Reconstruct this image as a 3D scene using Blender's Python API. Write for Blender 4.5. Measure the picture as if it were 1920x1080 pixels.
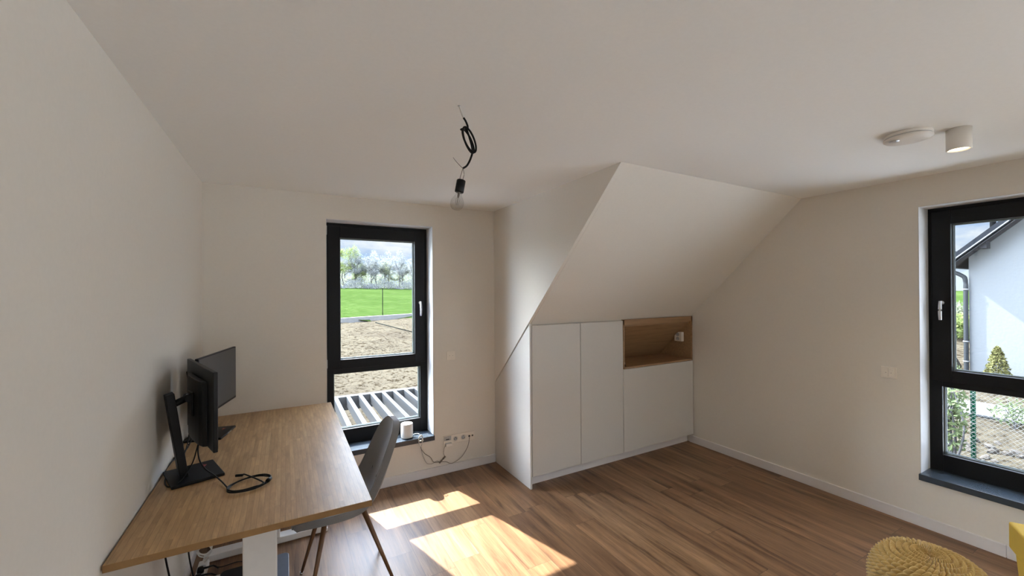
import bpy, bmesh, math, random
from mathutils import Vector, Matrix
random.seed(7)
for o in list(bpy.data.objects): bpy.data.objects.remove(o, do_unlink=True)
scn = bpy.context.scene
COL = scn.collection
PI = math.pi
# ------------------------------------------------------------------ camera
CH = 1.7643
cam_d = bpy.data.cameras.new('camera')
cam = bpy.data.objects.new('camera', cam_d); COL.objects.link(cam)
scn.camera = cam
cam_d.sensor_width = 36.0; cam_d.lens = 761.65 / 1920 * 36
cam_d.shift_x = (960 - 959.85) / 1920; cam_d.shift_y = 3.8 / 1920
cam_d.clip_start = 0.02; cam_d.clip_end = 600
YAW, PITCH, ROLL = math.radians(29.2104), math.radians(-0.2024), math.radians(-0.3615)
F = Vector((math.sin(YAW)*math.cos(PITCH), math.cos(YAW)*math.cos(PITCH), -math.sin(PITCH)))
R0 = Vector((math.cos(YAW), -math.sin(YAW), 0)); U0 = R0.cross(F)
R1 = R0*math.cos(ROLL) + U0*math.sin(ROLL); U1 = -R0*math.sin(ROLL) + U0*math.cos(ROLL)
cam.matrix_world = Matrix(((R1.x, U1.x, -F.x, 0), (R1.y, U1.y, -F.y, 0), (R1.z, U1.z, -F.z, CH), (0, 0, 0, 1)))

# ------------------------------------------------------------------ view
scn.view_settings.view_transform = 'Standard'
scn.view_settings.look = 'None'
scn.view_settings.gamma = 1
scn.view_settings.use_curve_mapping = False
scn.view_settings.exposure = 0.06
scn.cycles.use_light_tree = False
scn.cycles.diffuse_bounces = 8
scn.cycles.transparent_max_bounces = 24

# ------------------------------------------------------------------ world: blue sky with bright clouds
SKY, HIGH, GLARE, CHEEK_FILL = 1.06, 10.0, 30.0, 42.0
w = bpy.data.worlds.new('sky'); scn.world = w; w.use_nodes = True
nt = w.node_tree; nt.nodes.clear()
def N(t, **k):
    n = nt.nodes.new(t)
    for a, b in k.items(): setattr(n, a, b)
    return n
tc = N('ShaderNodeTexCoord'); sep = N('ShaderNodeSeparateXYZ'); nt.links.new(tc.outputs['Generated'], sep.inputs[0])
grad = N('ShaderNodeValToRGB')
e = grad.color_ramp.elements
e[0].position = 0.0; e[0].color = (.62, .74, .88, 1)
e[1].position = .45; e[1].color = (.16, .32, .70, 1)
x_ = e.new(.12); x_.color = (.34, .52, .85, 1)
nt.links.new(sep.outputs['Z'], grad.inputs[0])
mp = N('ShaderNodeMapping'); mp.inputs['Scale'].default_value = (5.0, 5.0, 15.0)
mp.inputs['Location'].default_value = (.6, .25, .3)
nt.links.new(tc.outputs['Generated'], mp.inputs[0])
nz = N('ShaderNodeTexNoise'); nz.inputs['Scale'].default_value = 1.0; nz.inputs['Detail'].default_value = 8
nz.inputs['Roughness'].default_value = .58
nt.links.new(mp.outputs[0], nz.inputs['Vector'])
cr = N('ShaderNodeValToRGB'); cr.color_ramp.elements[0].position = .38; cr.color_ramp.elements[1].position = .56
nt.links.new(nz.outputs['Fac'], cr.inputs[0])
mx = N('ShaderNodeMix', data_type='RGBA'); nt.links.new(cr.outputs[0], mx.inputs[0])
nt.links.new(grad.outputs[0], mx.inputs[6]); mx.inputs[7].default_value = (.93, .96, 1.0, 1)
# the high sky round the sun is brighter than the low sky
hi = N('ShaderNodeMapRange', interpolation_type='SMOOTHSTEP'); hi.inputs['From Min'].default_value = .14; hi.inputs['From Max'].default_value = .36
hi.inputs['To Min'].default_value = 1.0; hi.inputs['To Max'].default_value = HIGH
nt.links.new(sep.outputs['Z'], hi.inputs['Value'])
bg = N('ShaderNodeBackground'); nt.links.new(mx.outputs[2], bg.inputs[0])
ml = N('ShaderNodeMath', operation='MULTIPLY'); ml.inputs[1].default_value = SKY
# and glares in a wide lobe round the sun, above the low clouds
sv = Vector((-.264, .918, 1)).normalized()
dp_ = N('ShaderNodeVectorMath', operation='DOT_PRODUCT'); nt.links.new(tc.outputs['Generated'], dp_.inputs[0]); dp_.inputs[1].default_value = sv
cl = N('ShaderNodeMath', operation='MAXIMUM'); nt.links.new(dp_.outputs['Value'], cl.inputs[0]); cl.inputs[1].default_value = 0
pw = N('ShaderNodeMath', operation='POWER'); nt.links.new(cl.outputs[0], pw.inputs[0]); pw.inputs[1].default_value = 4.0
g1 = N('ShaderNodeMath', operation='MULTIPLY_ADD'); nt.links.new(pw.outputs[0], g1.inputs[0]); g1.inputs[1].default_value = GLARE; g1.inputs[2].default_value = HIGH
nt.links.new(g1.outputs[0], hi.inputs['To Max'])
# added bright sky lobe left of the sun, lights the cheek wall
bv = Vector((-.76, .60, .27)).normalized()
db_ = N('ShaderNodeVectorMath', operation='DOT_PRODUCT'); nt.links.new(tc.outputs['Generated'], db_.inputs[0]); db_.inputs[1].default_value = bv
cb = N('ShaderNodeMath', operation='MAXIMUM'); nt.links.new(db_.outputs['Value'], cb.inputs[0]); cb.inputs[1].default_value = 0
pb = N('ShaderNodeMath', operation='POWER'); nt.links.new(cb.outputs[0], pb.inputs[0]); pb.inputs[1].default_value = 16.0
g2 = N('ShaderNodeMath', operation='MULTIPLY_ADD'); nt.links.new(pb.outputs[0], g2.inputs[0]); g2.inputs[1].default_value = CHEEK_FILL; nt.links.new(hi.outputs[0], g2.inputs[2])
nt.links.new(g2.outputs[0], ml.inputs[0]); nt.links.new(ml.outputs[0], bg.inputs[1])
wo = N('ShaderNodeOutputWorld'); nt.links.new(bg.outputs[0], wo.inputs[0])

# ------------------------------------------------------------------ sun and added fill lamps behind the camera
def lamp(name, kind, loc, d, energy, color, **k):
    l = bpy.data.lights.new(name, kind); l.energy = energy; l.color = color
    for a, b in k.items(): setattr(l, a, b)
    o = bpy.data.objects.new(name, l); COL.objects.link(o); o.location = loc
    o.rotation_euler = Vector(d).to_track_quat('-Z', 'Y').to_euler()
    return o
lamp('sun', 'SUN', (-5, 12, 14), (.264, -.918, -1), 31.0, (1.0, .96, .91), angle=math.radians(.6))
lamp('fill_lamp_right', 'AREA', (4.55, -1.75, .85), (-1, .12, .95), 62, (.97, .99, 1.0), shape='RECTANGLE', size=1.5, size_y=2.2)  # added fill lamp, shines in through the made-up door on the right
lamp('fill_lamp_rear', 'AREA', (.35, -3.95, 1.1), (0, 1, .8), 12, (.98, .99, 1.0), shape='RECTANGLE', size=1.3, size_y=1.9)  # added fill lamp outside the made-up rear window

# ------------------------------------------------------------------ materials
def lin(c):
    return tuple((v/12.92 if v <= .04045 else ((v+.055)/1.055)**2.4) for v in [q/255 for q in c])
class NT:
    def __init__(s, name):
        s.m = bpy.data.materials.new(name); s.m.use_nodes = True; s.t = s.m.node_tree
        s.b = s.t.nodes['Principled BSDF']; s.o = s.t.nodes['Material Output']
    def n(s, t, ins=None, **k):
        n = s.t.nodes.new(t)
        for a, b in k.items(): setattr(n, a, b)
        for a, b in (ins or {}).items():
            if isinstance(b, bpy.types.NodeSocket): s.t.links.new(b, n.inputs[a])
            else: n.inputs[a].default_value = b
        return n
    def math(s, op, a, b=0.0, c=None):
        n = s.t.nodes.new('ShaderNodeMath'); n.operation = op
        for i, v in enumerate((a, b) if c is None else (a, b, c)):
            if isinstance(v, bpy.types.NodeSocket): s.t.links.new(v, n.inputs[i])
            else: n.inputs[i].default_value = v
        return n.outputs[0]
    def ramp(s, fac, stops):
        n = s.t.nodes.new('ShaderNodeValToRGB'); s.t.links.new(fac, n.inputs[0]); r = n.color_ramp
        while len(r.elements) < len(stops): r.elements.new(.5)
        for el, (p_, c) in zip(r.elements, stops): el.position = p_; el.color = (*c, 1)
        return n.outputs[0]
    def mix(s, f, a, b, bt='MIX'):
        n = s.t.nodes.new('ShaderNodeMix'); n.data_type = 'RGBA'; n.blend_type = bt
        for i, v in ((0, f), (6, a), (7, b)):
            if isinstance(v, bpy.types.NodeSocket): s.t.links.new(v, n.inputs[i])
            else: n.inputs[i].default_value = v if i == 0 else (*v, 1)
        return n.outputs[2]
    def set(s, k, v):
        if isinstance(v, bpy.types.NodeSocket): s.t.links.new(v, s.b.inputs[k])
        else: s.b.inputs[k].default_value = v
    def bump(s, h, strength=.3, dist=.002):
        n = s.n('ShaderNodeBump', {'Height': h, 'Strength': strength, 'Distance': dist})
        s.t.links.new(n.outputs[0], s.b.inputs['Normal'])
def mat(name, c, rough=.6, metal=0, var=.06, scale=30, bump=0, bdist=.001, emit=None, spec=None, sheen=0, trans=0):
    s = NT(name); co = s.n('ShaderNodeTexCoord').outputs['Object']
    nz = s.n('ShaderNodeTexNoise', {'Vector': co, 'Scale': scale, 'Detail': 5.0}).outputs['Fac']
    a = tuple(max(0, v*(1-var)) for v in c); b = tuple(min(1, v*(1+var)) for v in c)
    s.set('Base Color', s.ramp(nz, [(.3, a), (.7, b)]))
    s.set('Roughness', rough); s.set('Metallic', metal)
    if spec is not None: s.set('Specular IOR Level', spec)
    if bump: s.bump(nz, bump, bdist)
    if emit: s.set('Emission Color', (*emit[0], 1)); s.set('Emission Strength', emit[1])
    if sheen: s.set('Sheen Weight', sheen)
    return s.m
def planks(name, width, length, cols, gcol, grain=(9, 1.1), rough=.42, gap=.0012, varamt=.5, knots=True, spec=.5):
    s = NT(name); co = s.n('ShaderNodeTexCoord').outputs['Object']
    sp = s.n('ShaderNodeSeparateXYZ', {0: co}); X, Y = sp.outputs[0], sp.outputs[1]
    ru = s.math('DIVIDE', X, width); row = s.math('FLOOR', ru)
    wn = s.n('ShaderNodeTexWhiteNoise', {'W': row}, noise_dimensions='1D').outputs['Value']
    cv = s.math('ADD', s.math('DIVIDE', Y, length), s.math('MULTIPLY', wn, 7.3)); cell = s.math('FLOOR', cv)
    idv = s.n('ShaderNodeCombineXYZ', {0: row, 1: cell, 2: 0.0}).outputs[0]
    rn = s.n('ShaderNodeTexWhiteNoise', {'Vector': idv}, noise_dimensions='3D'); rv = rn.outputs['Value']
    gx = s.math('ADD', X, s.math('MULTIPLY', rv, 31.0)); gy = s.math('ADD', Y, s.math('MULTIPLY', rv, 17.0))
    gv = s.n('ShaderNodeCombineXYZ', {0: s.math('MULTIPLY', gx, grain[0]), 1: s.math('MULTIPLY', gy, grain[1]), 2: rv}).outputs[0]
    n1 = s.n('ShaderNodeTexNoise', {'Vector': gv, 'Scale': 1.0, 'Detail': 6.0, 'Roughness': .62, 'Distortion': .5}).outputs['Fac']
    fv = s.n('ShaderNodeCombineXYZ', {0: s.math('MULTIPLY', gx, grain[0]*14), 1: s.math('MULTIPLY', gy, grain[1]*5), 2: rv}).outputs[0]
    n2 = s.n('ShaderNodeTexNoise', {'Vector': fv, 'Scale': 1.0, 'Detail': 4.0, 'Roughness': .7}).outputs['Fac']
    base = s.ramp(rv, [(i/(len(cols)-1), c) for i, c in enumerate(cols)])
    st = s.ramp(n1, [(.33, (.40, .34, .29)), (.43, (.80, .77, .74)), (.54, (1.02, 1.02, 1.02)), (.66, (1.42, 1.42, 1.42))])
    c1 = s.mix(varamt, base, s.mix(1.0, base, st, 'MULTIPLY'))
    c2 = s.mix(varamt*.8, c1, s.mix(1.0, c1, s.ramp(n2, [(.35, (.62, .58, .54)), (.55, (1, 1, 1))]), 'MULTIPLY'))
    # joints
    fu = s.math('FRACT', ru); du = s.math('MULTIPLY', s.math('MINIMUM', fu, s.math('SUBTRACT', 1.0, fu)), width)
    fw = s.math('FRACT', cv); dv = s.math('MULTIPLY', s.math('MINIMUM', fw, s.math('SUBTRACT', 1.0, fw)), length)
    dd = s.math('MINIMUM', du, dv); j = s.math('LESS_THAN', dd, gap)
    s.set('Base Color', s.mix(s.math('MULTIPLY', j, .75), c2, gcol))
    s.set('Roughness', s.math('ADD', s.math('MULTIPLY', n2, .12), rough-.06)); s.set('Specular IOR Level', spec)
    s.bump(s.math('SUBTRACT', s.math('MULTIPLY', n2, .25), s.math('MULTIPLY', j, 1.0)), .35, .0012)
    return s.m
M = {}
M['paint'] = mat('wall_paint', (.725, .685, .62), .9, var=.012, scale=60, bump=.12, bdist=.0015, spec=.2)
M['ceil'] = mat('ceiling_paint', (.86, .855, .825), .92, var=.01, scale=60, bump=.08, bdist=.001, spec=.2)
M['reveal'] = mat('reveal_plaster', (.64, .645, .65), .85, var=.015, scale=60, bump=.1)
M['floor'] = planks('vinyl_oak_planks', .19, 1.25, [lin((126, 93, 66)), lin((136, 103, 74)), lin((119, 87, 61)), lin((144, 112, 82)), lin((128, 96, 68)), lin((134, 102, 73))], lin((60, 42, 30)), grain=(14, 1.0), varamt=1.0, rough=.40, spec=.42)
M['bamboo'] = planks('bamboo_strips', .020, .42, [lin((170, 136, 96)), lin((178, 144, 103)), lin((166, 132, 92)), lin((182, 149, 108))], lin((120, 88, 56)), grain=(24, 3.5), gap=.0006, varamt=.5, rough=.40, spec=.32)
M['bamboo_edge'] = mat('bamboo_edge', lin((140, 106, 64)), .5, var=.12, scale=25)
M['white_lam'] = mat('white_laminate', (.61, .585, .545), .55, var=.01, scale=40)
M['trim'] = mat('white_baseboard', (.72, .69, .68), .5, var=.01)
M['oak'] = None
def woodx(name, c, axis, rough=.5):
    s = NT(name); co = s.n('ShaderNodeTexCoord').outputs['Object']
    sc = [22, 22, 22]; sc[axis] = 1.6
    v = s.n('ShaderNodeMapping', {'Vector': co, 'Scale': tuple(sc)}).outputs[0]
    n1 = s.n('ShaderNodeTexNoise', {'Vector': v, 'Scale': 2.0, 'Detail': 7.0, 'Roughness': .6, 'Distortion': .3}).outputs['Fac']
    s.set('Base Color', s.ramp(n1, [(.3, tuple(q*.74 for q in c)), (.5, c), (.7, tuple(min(1, q*1.15) for q in c))]))
    s.set('Roughness', rough); s.bump(n1, .15, .0006); return s.m
M['oak'] = woodx('oak_veneer', lin((156, 124, 90)), 0)
M['leg_wood'] = woodx('walnut_look_leg', lin((104, 73, 47)), 2, .4)
M['black_frame'] = mat('anthracite_window_frame', (.006, .0065, .0075), .5, var=.15, scale=90, bump=.05, spec=.22)
M['black_sill'] = mat('black_sill', (.042, .055, .071), .25, var=.03, scale=50)
M['black_plastic'] = mat('black_plastic', (.005, .005, .0055), .45, spec=.25, var=.15, scale=120, bump=.08)
M['screen'] = mat('matt_screen', (.045, .045, .05), .33, var=.02)
M['black_cable'] = mat('black_cable', (.004, .004, .004), .5, spec=.25)
M['white_plastic'] = mat('white_plastic', (.78, .75, .70), .35, var=.01)
M['switch'] = mat('switch_plastic', (.80, .745, .665), .35, var=.01)
M['dark_gap'] = mat('dark_contact', (.02, .02, .02), .6)
M['white_metal'] = mat('white_powder_coated_steel', (.74, .72, .69), .45, var=.02, bump=.03)
M['silver'] = mat('brushed_aluminium', (.62, .62, .63), .32, metal=.9, var=.05)
M['hinge'] = mat('grey_hinge_cover', (.42, .42, .42), .4)
M['chrome'] = mat('chrome_tip', (.8, .8, .8), .12, metal=1, var=.01)
M['red'] = mat('red_insert', (.30, .02, .015), .4)
M['grey_cable'] = mat('grey_cable', (.18, .155, .13), .5)
M['white_cable'] = mat('white_cable', (.62, .6, .56), .45)
M['bluegrey'] = mat('blue_grey_plastic', (.09, .11, .14), .4)
def fabric(name, c, scale=700, var=.18, bump=.35, sheen=.25):
    s = NT(name); co = s.n('ShaderNodeTexCoord').outputs['Object']
    n1 = s.n('ShaderNodeTexNoise', {'Vector': co, 'Scale': float(scale), 'Detail': 2.0}).outputs['Fac']
    n2 = s.n('ShaderNodeTexNoise', {'Vector': co, 'Scale': 9.0, 'Detail': 3.0}).outputs['Fac']
    h = s.math('ADD', s.math('MULTIPLY', n1, .8), s.math('MULTIPLY', n2, .2))
    s.set('Base Color', s.ramp(h, [(.35, tuple(v*(1-var) for v in c)), (.65, tuple(min(1, v*(1+var)) for v in c))]))
    s.set('Roughness', .85); s.set('Sheen Weight', sheen); s.set('Specular IOR Level', .25); s.bump(n1, bump, .0008); return s.m
M['grey_fabric'] = fabric('grey_upholstery', (.215, .205, .20))
M['yellow_fabric'] = fabric('yellow_upholstery', lin((206, 166, 30)), 500, .1)
M['pouf_yarn'] = fabric('ochre_yarn', lin((184, 154, 94)), 400, .08, .12)
def glass(name, tint=(.97, .99, .985), rough=0.0):
    s = NT(name); t = s.t; t.nodes.remove(s.b)
    tr = s.n('ShaderNodeBsdfTransparent', {'Color': (*tint, 1)}); gl = s.n('ShaderNodeBsdfGlossy', {'Roughness': rough})
    bf = s.n('ShaderNodeNewGeometry').outputs['Backfacing']; fr = s.n('ShaderNodeFresnel', {'IOR': s.math('SUBTRACT', 1.45, s.math('MULTIPLY', bf, 1.45-1/1.45))}); m_ = s.n('ShaderNodeMixShader', {0: s.math('MULTIPLY', fr.outputs[0], .9), 1: tr.outputs[0], 2: gl.outputs[0]})
    t.links.new(m_.outputs[0], s.o.inputs[0]); return s.m
M['glass'] = glass('window_glass')
M['bulb_glass'] = glass('bulb_glass', (.93, .93, .92))
M['seal'] = mat('grey_glazing_seal', (.16, .19, .19), .35)
M['lamp_glow'] = mat('lit_lamp_disc', (.9, .8, .6), .5, emit=((1, .80, .52), 14))

# exterior materials
OUT = .225
def oc(*c): return tuple(v*OUT for v in c)
def ground_mat():
    s = NT('sandy_soil'); co = s.n('ShaderNodeTexCoord').outputs['Object']
    n1 = s.n('ShaderNodeTexNoise', {'Vector': co, 'Scale': .35, 'Detail': 6.0}).outputs['Fac']
    n2 = s.n('ShaderNodeTexNoise', {'Vector': co, 'Scale': 5.0, 'Detail': 8.0, 'Roughness': .75}).outputs['Fac']
    c = s.ramp(n1, [(.35, oc(.25, .21, .155)), (.6, oc(.33, .285, .205))])
    c = s.mix(1.0, c, s.ramp(n2, [(.40, (.26, .22, .18)), (.50, (1, 1, 1))]), 'MULTIPLY')
    s.set('Base Color', c); s.set('Roughness', .95); s.set('Specular IOR Level', 0); s.bump(n2, 1.0, .12); return s.m
def field_mat():
    s = NT('young_green_crop'); co = s.n('ShaderNodeTexCoord').outputs['Object']
    n1 = s.n('ShaderNodeTexNoise', {'Vector': co, 'Scale': 1.1, 'Detail': 7.0, 'Roughness': .7}).outputs['Fac']
    n0 = s.n('ShaderNodeTexNoise', {'Vector': co, 'Scale': .06, 'Detail': 3.0}).outputs['Fac']
    c = s.ramp(n1, [(.3, oc(.065, .115, .028)), (.5, oc(.10, .175, .045)), (.7, oc(.17, .25, .085))])
    c = s.mix(.5, c, s.mix(1.0, c, s.ramp(n0, [(.4, (.8, .85, .7)), (.6, (1.2, 1.15, 1.1))]), 'MULTIPLY'))
    s.set('Base Color', c); s.set('Roughness', .9); s.set('Specular IOR Level', 0); s.bump(n1, .8, .15); return s.m
M['soil'] = ground_mat(); M['field'] = field_mat()
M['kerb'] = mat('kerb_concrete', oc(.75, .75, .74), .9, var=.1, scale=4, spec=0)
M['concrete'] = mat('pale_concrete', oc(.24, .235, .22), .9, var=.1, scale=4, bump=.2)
M['twig'] = mat('pale_bark', oc(.25, .25, .26), .9, var=.3, scale=3)
def leafy(name, c, var=.3, scale=1.2, k=.5):
    s = NT(name); co = s.n('ShaderNodeTexCoord').outputs['Object']
    nz = s.n('ShaderNodeTexNoise', {'Vector': co, 'Scale': scale, 'Detail': 4.0}).outputs['Fac']
    col = s.ramp(nz, [(.3, tuple(v*(1-var) for v in c)), (.7, tuple(min(1, v*(1+var)) for v in c))])
    d = s.n('ShaderNodeBsdfDiffuse', {'Color': col}); t_ = s.n('ShaderNodeBsdfTranslucent', {'Color': col})
    m_ = s.n('ShaderNodeMixShader', {0: k, 1: d.outputs[0], 2: t_.outputs[0]}); s.t.nodes.remove(s.b)
    s.t.links.new(m_.outputs[0], s.o.inputs[0]); return s.m
M['leaf_pale'] = leafy('pale_spring_leaves', (.17, .19, .13))
M['leaf_white'] = leafy('pale_blossom_twigs', (.20, .215, .22))
M['leaf_green'] = leafy('fresh_green_leaves', (.17, .21, .075))
M['leaf_shrub'] = leafy('shrub_leaves', (.085, .11, .055), .4, 6, .3)
M['leaf_thuja'] = leafy('thuja_leaves', (.10, .098, .04), .4, 12, .2)
M['alu'] = mat('pale_grey_aluminium', oc(.17, .18, .19), .6, var=.03, spec=.1)
M['post_dark'] = mat('dark_post', oc(.03, .04, .04), .8, spec=0)
M['render'] = mat('white_house_render', oc(.40, .425, .44), .95, var=.05, scale=14, bump=.4, bdist=.01)
M['roof_grey'] = mat('grey_roof_boards', oc(.055, .062, .075), .8, var=.1, scale=6, spec=0)
M['roof_edge'] = mat('light_metal_edge', oc(.5, .52, .54), .5, var=.03, spec=.1)
M['soffit'] = mat('grey_soffit', oc(.11, .11, .12), .7, spec=0)
M['pipe'] = mat('grey_zinc_pipe', oc(.07, .08, .09), .5, spec=.15)
M['green_post'] = mat('green_coated_post', (.0, .085, .05), .5, spec=.1)
M['wire'] = mat('galvanised_wire', oc(.5, .52, .5), .5)
M['paving'] = mat('light_paving', oc(.26, .26, .255), .9, var=.1, scale=5)
M['stone'] = mat('brown_stones', oc(.14, .115, .09), .9, var=.35, scale=9, bump=.5, bdist=.01)

# ------------------------------------------------------------------ mesh helpers
def nb(): return bmesh.new()
def box(bm, x0, x1, y0, y1, z0, z1, rot=None, piv=None):
    r = bmesh.ops.create_cube(bm, size=1)
    for v in r['verts']:
        v.co = Vector((x0+(v.co.x+.5)*(x1-x0), y0+(v.co.y+.5)*(y1-y0), z0+(v.co.z+.5)*(z1-z0)))
        if rot is not None:
            p_ = Vector(piv or (0, 0, 0)); v.co = rot @ (v.co-p_) + p_
    return r['verts']
def bevel(bm, w=.003, seg=2, ang=30):
    es = [e for e in bm.edges if len(e.link_faces) == 2 and e.calc_face_angle(0) > math.radians(ang)]
    bmesh.ops.bevel(bm, geom=es, offset=w, segments=seg, affect='EDGES', profile=.5, clamp_overlap=True)
def prism(bm, pts, axis, a, b):
    """closed prism of the 2D polygon pts (in the two other axes, in order) from a to b along axis"""
    def P(p_, t):
        l = list(p_); l.insert(axis, t); return Vector(l)
    v0 = [bm.verts.new(P(q, a)) for q in pts]; v1 = [bm.verts.new(P(q, b)) for q in pts]
    n = len(pts); bm.faces.new(v0); bm.faces.new(list(reversed(v1)))
    for i in range(n): bm.faces.new((v0[i], v1[i], v1[(i+1) % n], v0[(i+1) % n]))
    bmesh.ops.recalc_face_normals(bm, faces=bm.faces)
def tube(bm, pts, r, seg=8, smooth=True, closed=False, caps=True, rr=None):
    pts = [Vector(p_) for p_ in pts]
    if smooth and len(pts) > 2:
        out = []
        n = len(pts)
        for i in range(n-1 if not closed else n):
            p0 = pts[(i-1) % n] if (closed or i > 0) else pts[0]; p1 = pts[i]; p2 = pts[(i+1) % n]
            p3 = pts[(i+2) % n] if (closed or i+2 < n) else pts[-1]
            for k in range(5):
                t = k/5
                out.append(.5*((2*p1)+(-p0+p2)*t+(2*p0-5*p1+4*p2-p3)*t*t+(-p0+3*p1-3*p2+p3)*t**3))
        if not closed: out.append(pts[-1])
        pts = out
    rings = []; up = Vector((0, 0, 1)); n = len(pts)
    for i, p_ in enumerate(pts):
        d = (pts[(i+1) % n]-pts[i-1]) if closed else (pts[min(i+1, n-1)]-pts[max(i-1, 0)])
        if d.length < 1e-9: d = Vector((0, 0, 1))
        d.normalize()
        s_ = d.cross(up)
        if s_.length < .05: s_ = d.cross(Vector((1, 0, 0)))
        s_.normalize(); t_ = s_.cross(d).normalized()
        if i and rings: pass
        rad = rr(i/(n-1)) if rr else r
        rings.append([bm.verts.new(p_+rad*(math.cos(2*PI*k/seg)*s_+math.sin(2*PI*k/seg)*t_)) for k in range(seg)])
    m_ = n if closed else n-1
    for i in range(m_):
        a, b = rings[i], rings[(i+1) % n]
        for k in range(seg):
            f = bm.faces.new((a[k], a[(k+1) % seg], b[(k+1) % seg], b[k])); f.smooth = True
    if caps and not closed:
        bm.faces.new(list(reversed(rings[0]))); bm.faces.new(rings[-1])
def lathe(bm, prof, c=(0, 0, 0), axis=(0, 0, 1), seg=32, smooth=True):
    """prof: list of (radius, height along axis)"""
    q = Vector(axis).normalized().to_track_quat('Z', 'Y').to_matrix(); c = Vector(c); rings = []
    for (r, h) in prof:
        if r < 1e-6: rings.append([bm.verts.new(c+q@Vector((0, 0, h)))])
        else: rings.append([bm.verts.new(c+q@Vector((r*math.cos(2*PI*k/seg), r*math.sin(2*PI*k/seg), h))) for k in range(seg)])
    for a, b in zip(rings, rings[1:]):
        for k in range(seg):
            k2 = (k+1) % seg
            va = [a[0]] if len(a) == 1 else [a[k], a[k2]]; vb = [b[0]] if len(b) == 1 else [b[k2], b[k]]
            if len(va)+len(vb) > 2:
                f = bm.faces.new(va+vb); f.smooth = smooth
    bmesh.ops.recalc_face_normals(bm, faces=bm.faces)
ORIG = {}
def root_loc(o):
    while o.parent: o = o.parent
    return ORIG.get(o.name, Vector((0, 0, 0)))
def obj(name, bm, m, parent=None, label=None, local=False, loc=None, shade=None):
    """links bm as one mesh object; coordinates are world ones unless local"""
    me = bpy.data.meshes.new(name)
    if shade is not None:
        for f in bm.faces: f.smooth = shade
    if parent is not None:
        off = Vector((0, 0, 0)) if local else root_loc(parent)
    else:
        if loc is None:
            co = [v.co for v in bm.verts]
            lo = Vector([min(c[i] for c in co) for i in range(3)]); h = Vector([max(c[i] for c in co) for i in range(3)])
            loc = Vector(((lo.x+h.x)/2, (lo.y+h.y)/2, lo.z))
        off = Vector(loc) if not local else Vector((0, 0, 0))
    bmesh.ops.translate(bm, verts=bm.verts, vec=-off)
    bm.to_mesh(me); bm.free(); me.materials.append(m)
    o = bpy.data.objects.new(name, me); COL.objects.link(o)
    if parent is not None: o.parent = parent
    else: o.location = loc; ORIG[o.name] = Vector(loc)
    if label: o['label'] = label
    return o
def struct(name, bm, m, parent=None, keep=True):
    o = obj(name, bm, m, parent, loc=(0, 0, 0) if keep and parent is None else None)
    if parent is None: o['kind'] = 'structure'
    return o
def tag(o, label, cat, group=None, kind=None):
    if label: o['label'] = label
    if cat: o['category'] = cat
    if group: o['group'] = group
    if kind: o['kind'] = kind
    return o
def thing(name, label, cat, loc=(0, 0, 0), rz=0, group=None, kind=None):
    o = bpy.data.objects.new(name, None); COL.objects.link(o); o.location = loc; o.rotation_euler = (0, 0, rz)
    o.empty_display_size = .1; ORIG[o.name] = Vector(loc)
    return tag(o, label, cat, group, kind)
def copy_tree(o, parent=None):
    c = o.copy(); COL.objects.link(c)
    if parent is not None: c.parent = parent
    for ch in list(o.children): copy_tree(ch, c)
    return c

# ------------------------------------------------------------------ room dimensions
XL, XR, D, H, X1 = -.5375, 4.1258, 3.779, 2.598, 1.901
YB = -3.5; TW = .30
WX0, WX1, WZ0, WZ1 = .3077, 1.2418, .349, 2.392
V0, V1 = .222, 1.163          # window 2 along y
VZ0, VZ1 = .349, 2.376
# floor
bm = nb(); box(bm, XL-.3, XR+.3, YB-.3, D+.3, -.2, 0); struct('floor', bm, M['floor'])
# ceiling: flat part up to the slope line and to the far wall on the left
SY, SZ = 1.943, H
bm = nb(); box(bm, XL-.3, XR+TW, YB-.3, D+TW, H, H+.3); struct('ceiling', bm, M['ceil'])
def slope_z(y): return H-(y-SY)*(H-.815)/(3.779-SY)
# left wall
bm = nb(); box(bm, XL-.3, XL, YB-.3, D+TW, -.2, H+.02); struct('wall_left', bm, M['paint'])
# far wall with window opening
bm = nb()
box(bm, XL-.3, WX0, D, D+TW, -.2, H+.02); box(bm, WX1, XR+TW, D, D+TW, -.2, H+.02)
box(bm, WX0, WX1, D, D+TW, -.2, WZ0); box(bm, WX0, WX1, D, D+TW, WZ1, H+.02)
box(bm, WX0-.2, WX1+.3, D+TW, D+.5, WZ1-.03, H+.02)
struct('wall_far', bm, M['paint'])
# right wall with window opening and an added opening behind the camera for the fill lamp
bm = nb()
DY0, DY1, DZ1 = -2.6, -.9, 2.39
box(bm, XR, XR+TW, V1, D+TW, -.2, H+.02); box(bm, XR, XR+TW, DY1, V0, -.2, H+.02)
box(bm, XR, XR+TW, V0, V1, -.2, VZ0); box(bm, XR, XR+TW, V0, V1, VZ1, H+.02)
box(bm, XR, XR+TW, DY0, DY1, DZ1, H+.02); box(bm, XR, XR+TW, DY0, DY1, -.2, .0)
box(bm, XR, XR+TW, YB-.3, DY0, -.2, H+.02)
struct('wall_right', bm, M['paint'])
# rear wall with an added opening for the fill lamp
bm = nb()
RX0, RX1, RZ0, RZ1 = -.35, 1.05, .35, 2.35
box(bm, XL-.3, RX0, YB-.3, YB, -.2, H+.02); box(bm, RX1, XR+TW, YB-.3, YB, -.2, H+.02)
box(bm, RX0, RX1, YB-.3, YB, -.2, RZ0); box(bm, RX0, RX1, YB-.3, YB, RZ1, H+.02)
struct('wall_rear', bm, M['paint'])
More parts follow.
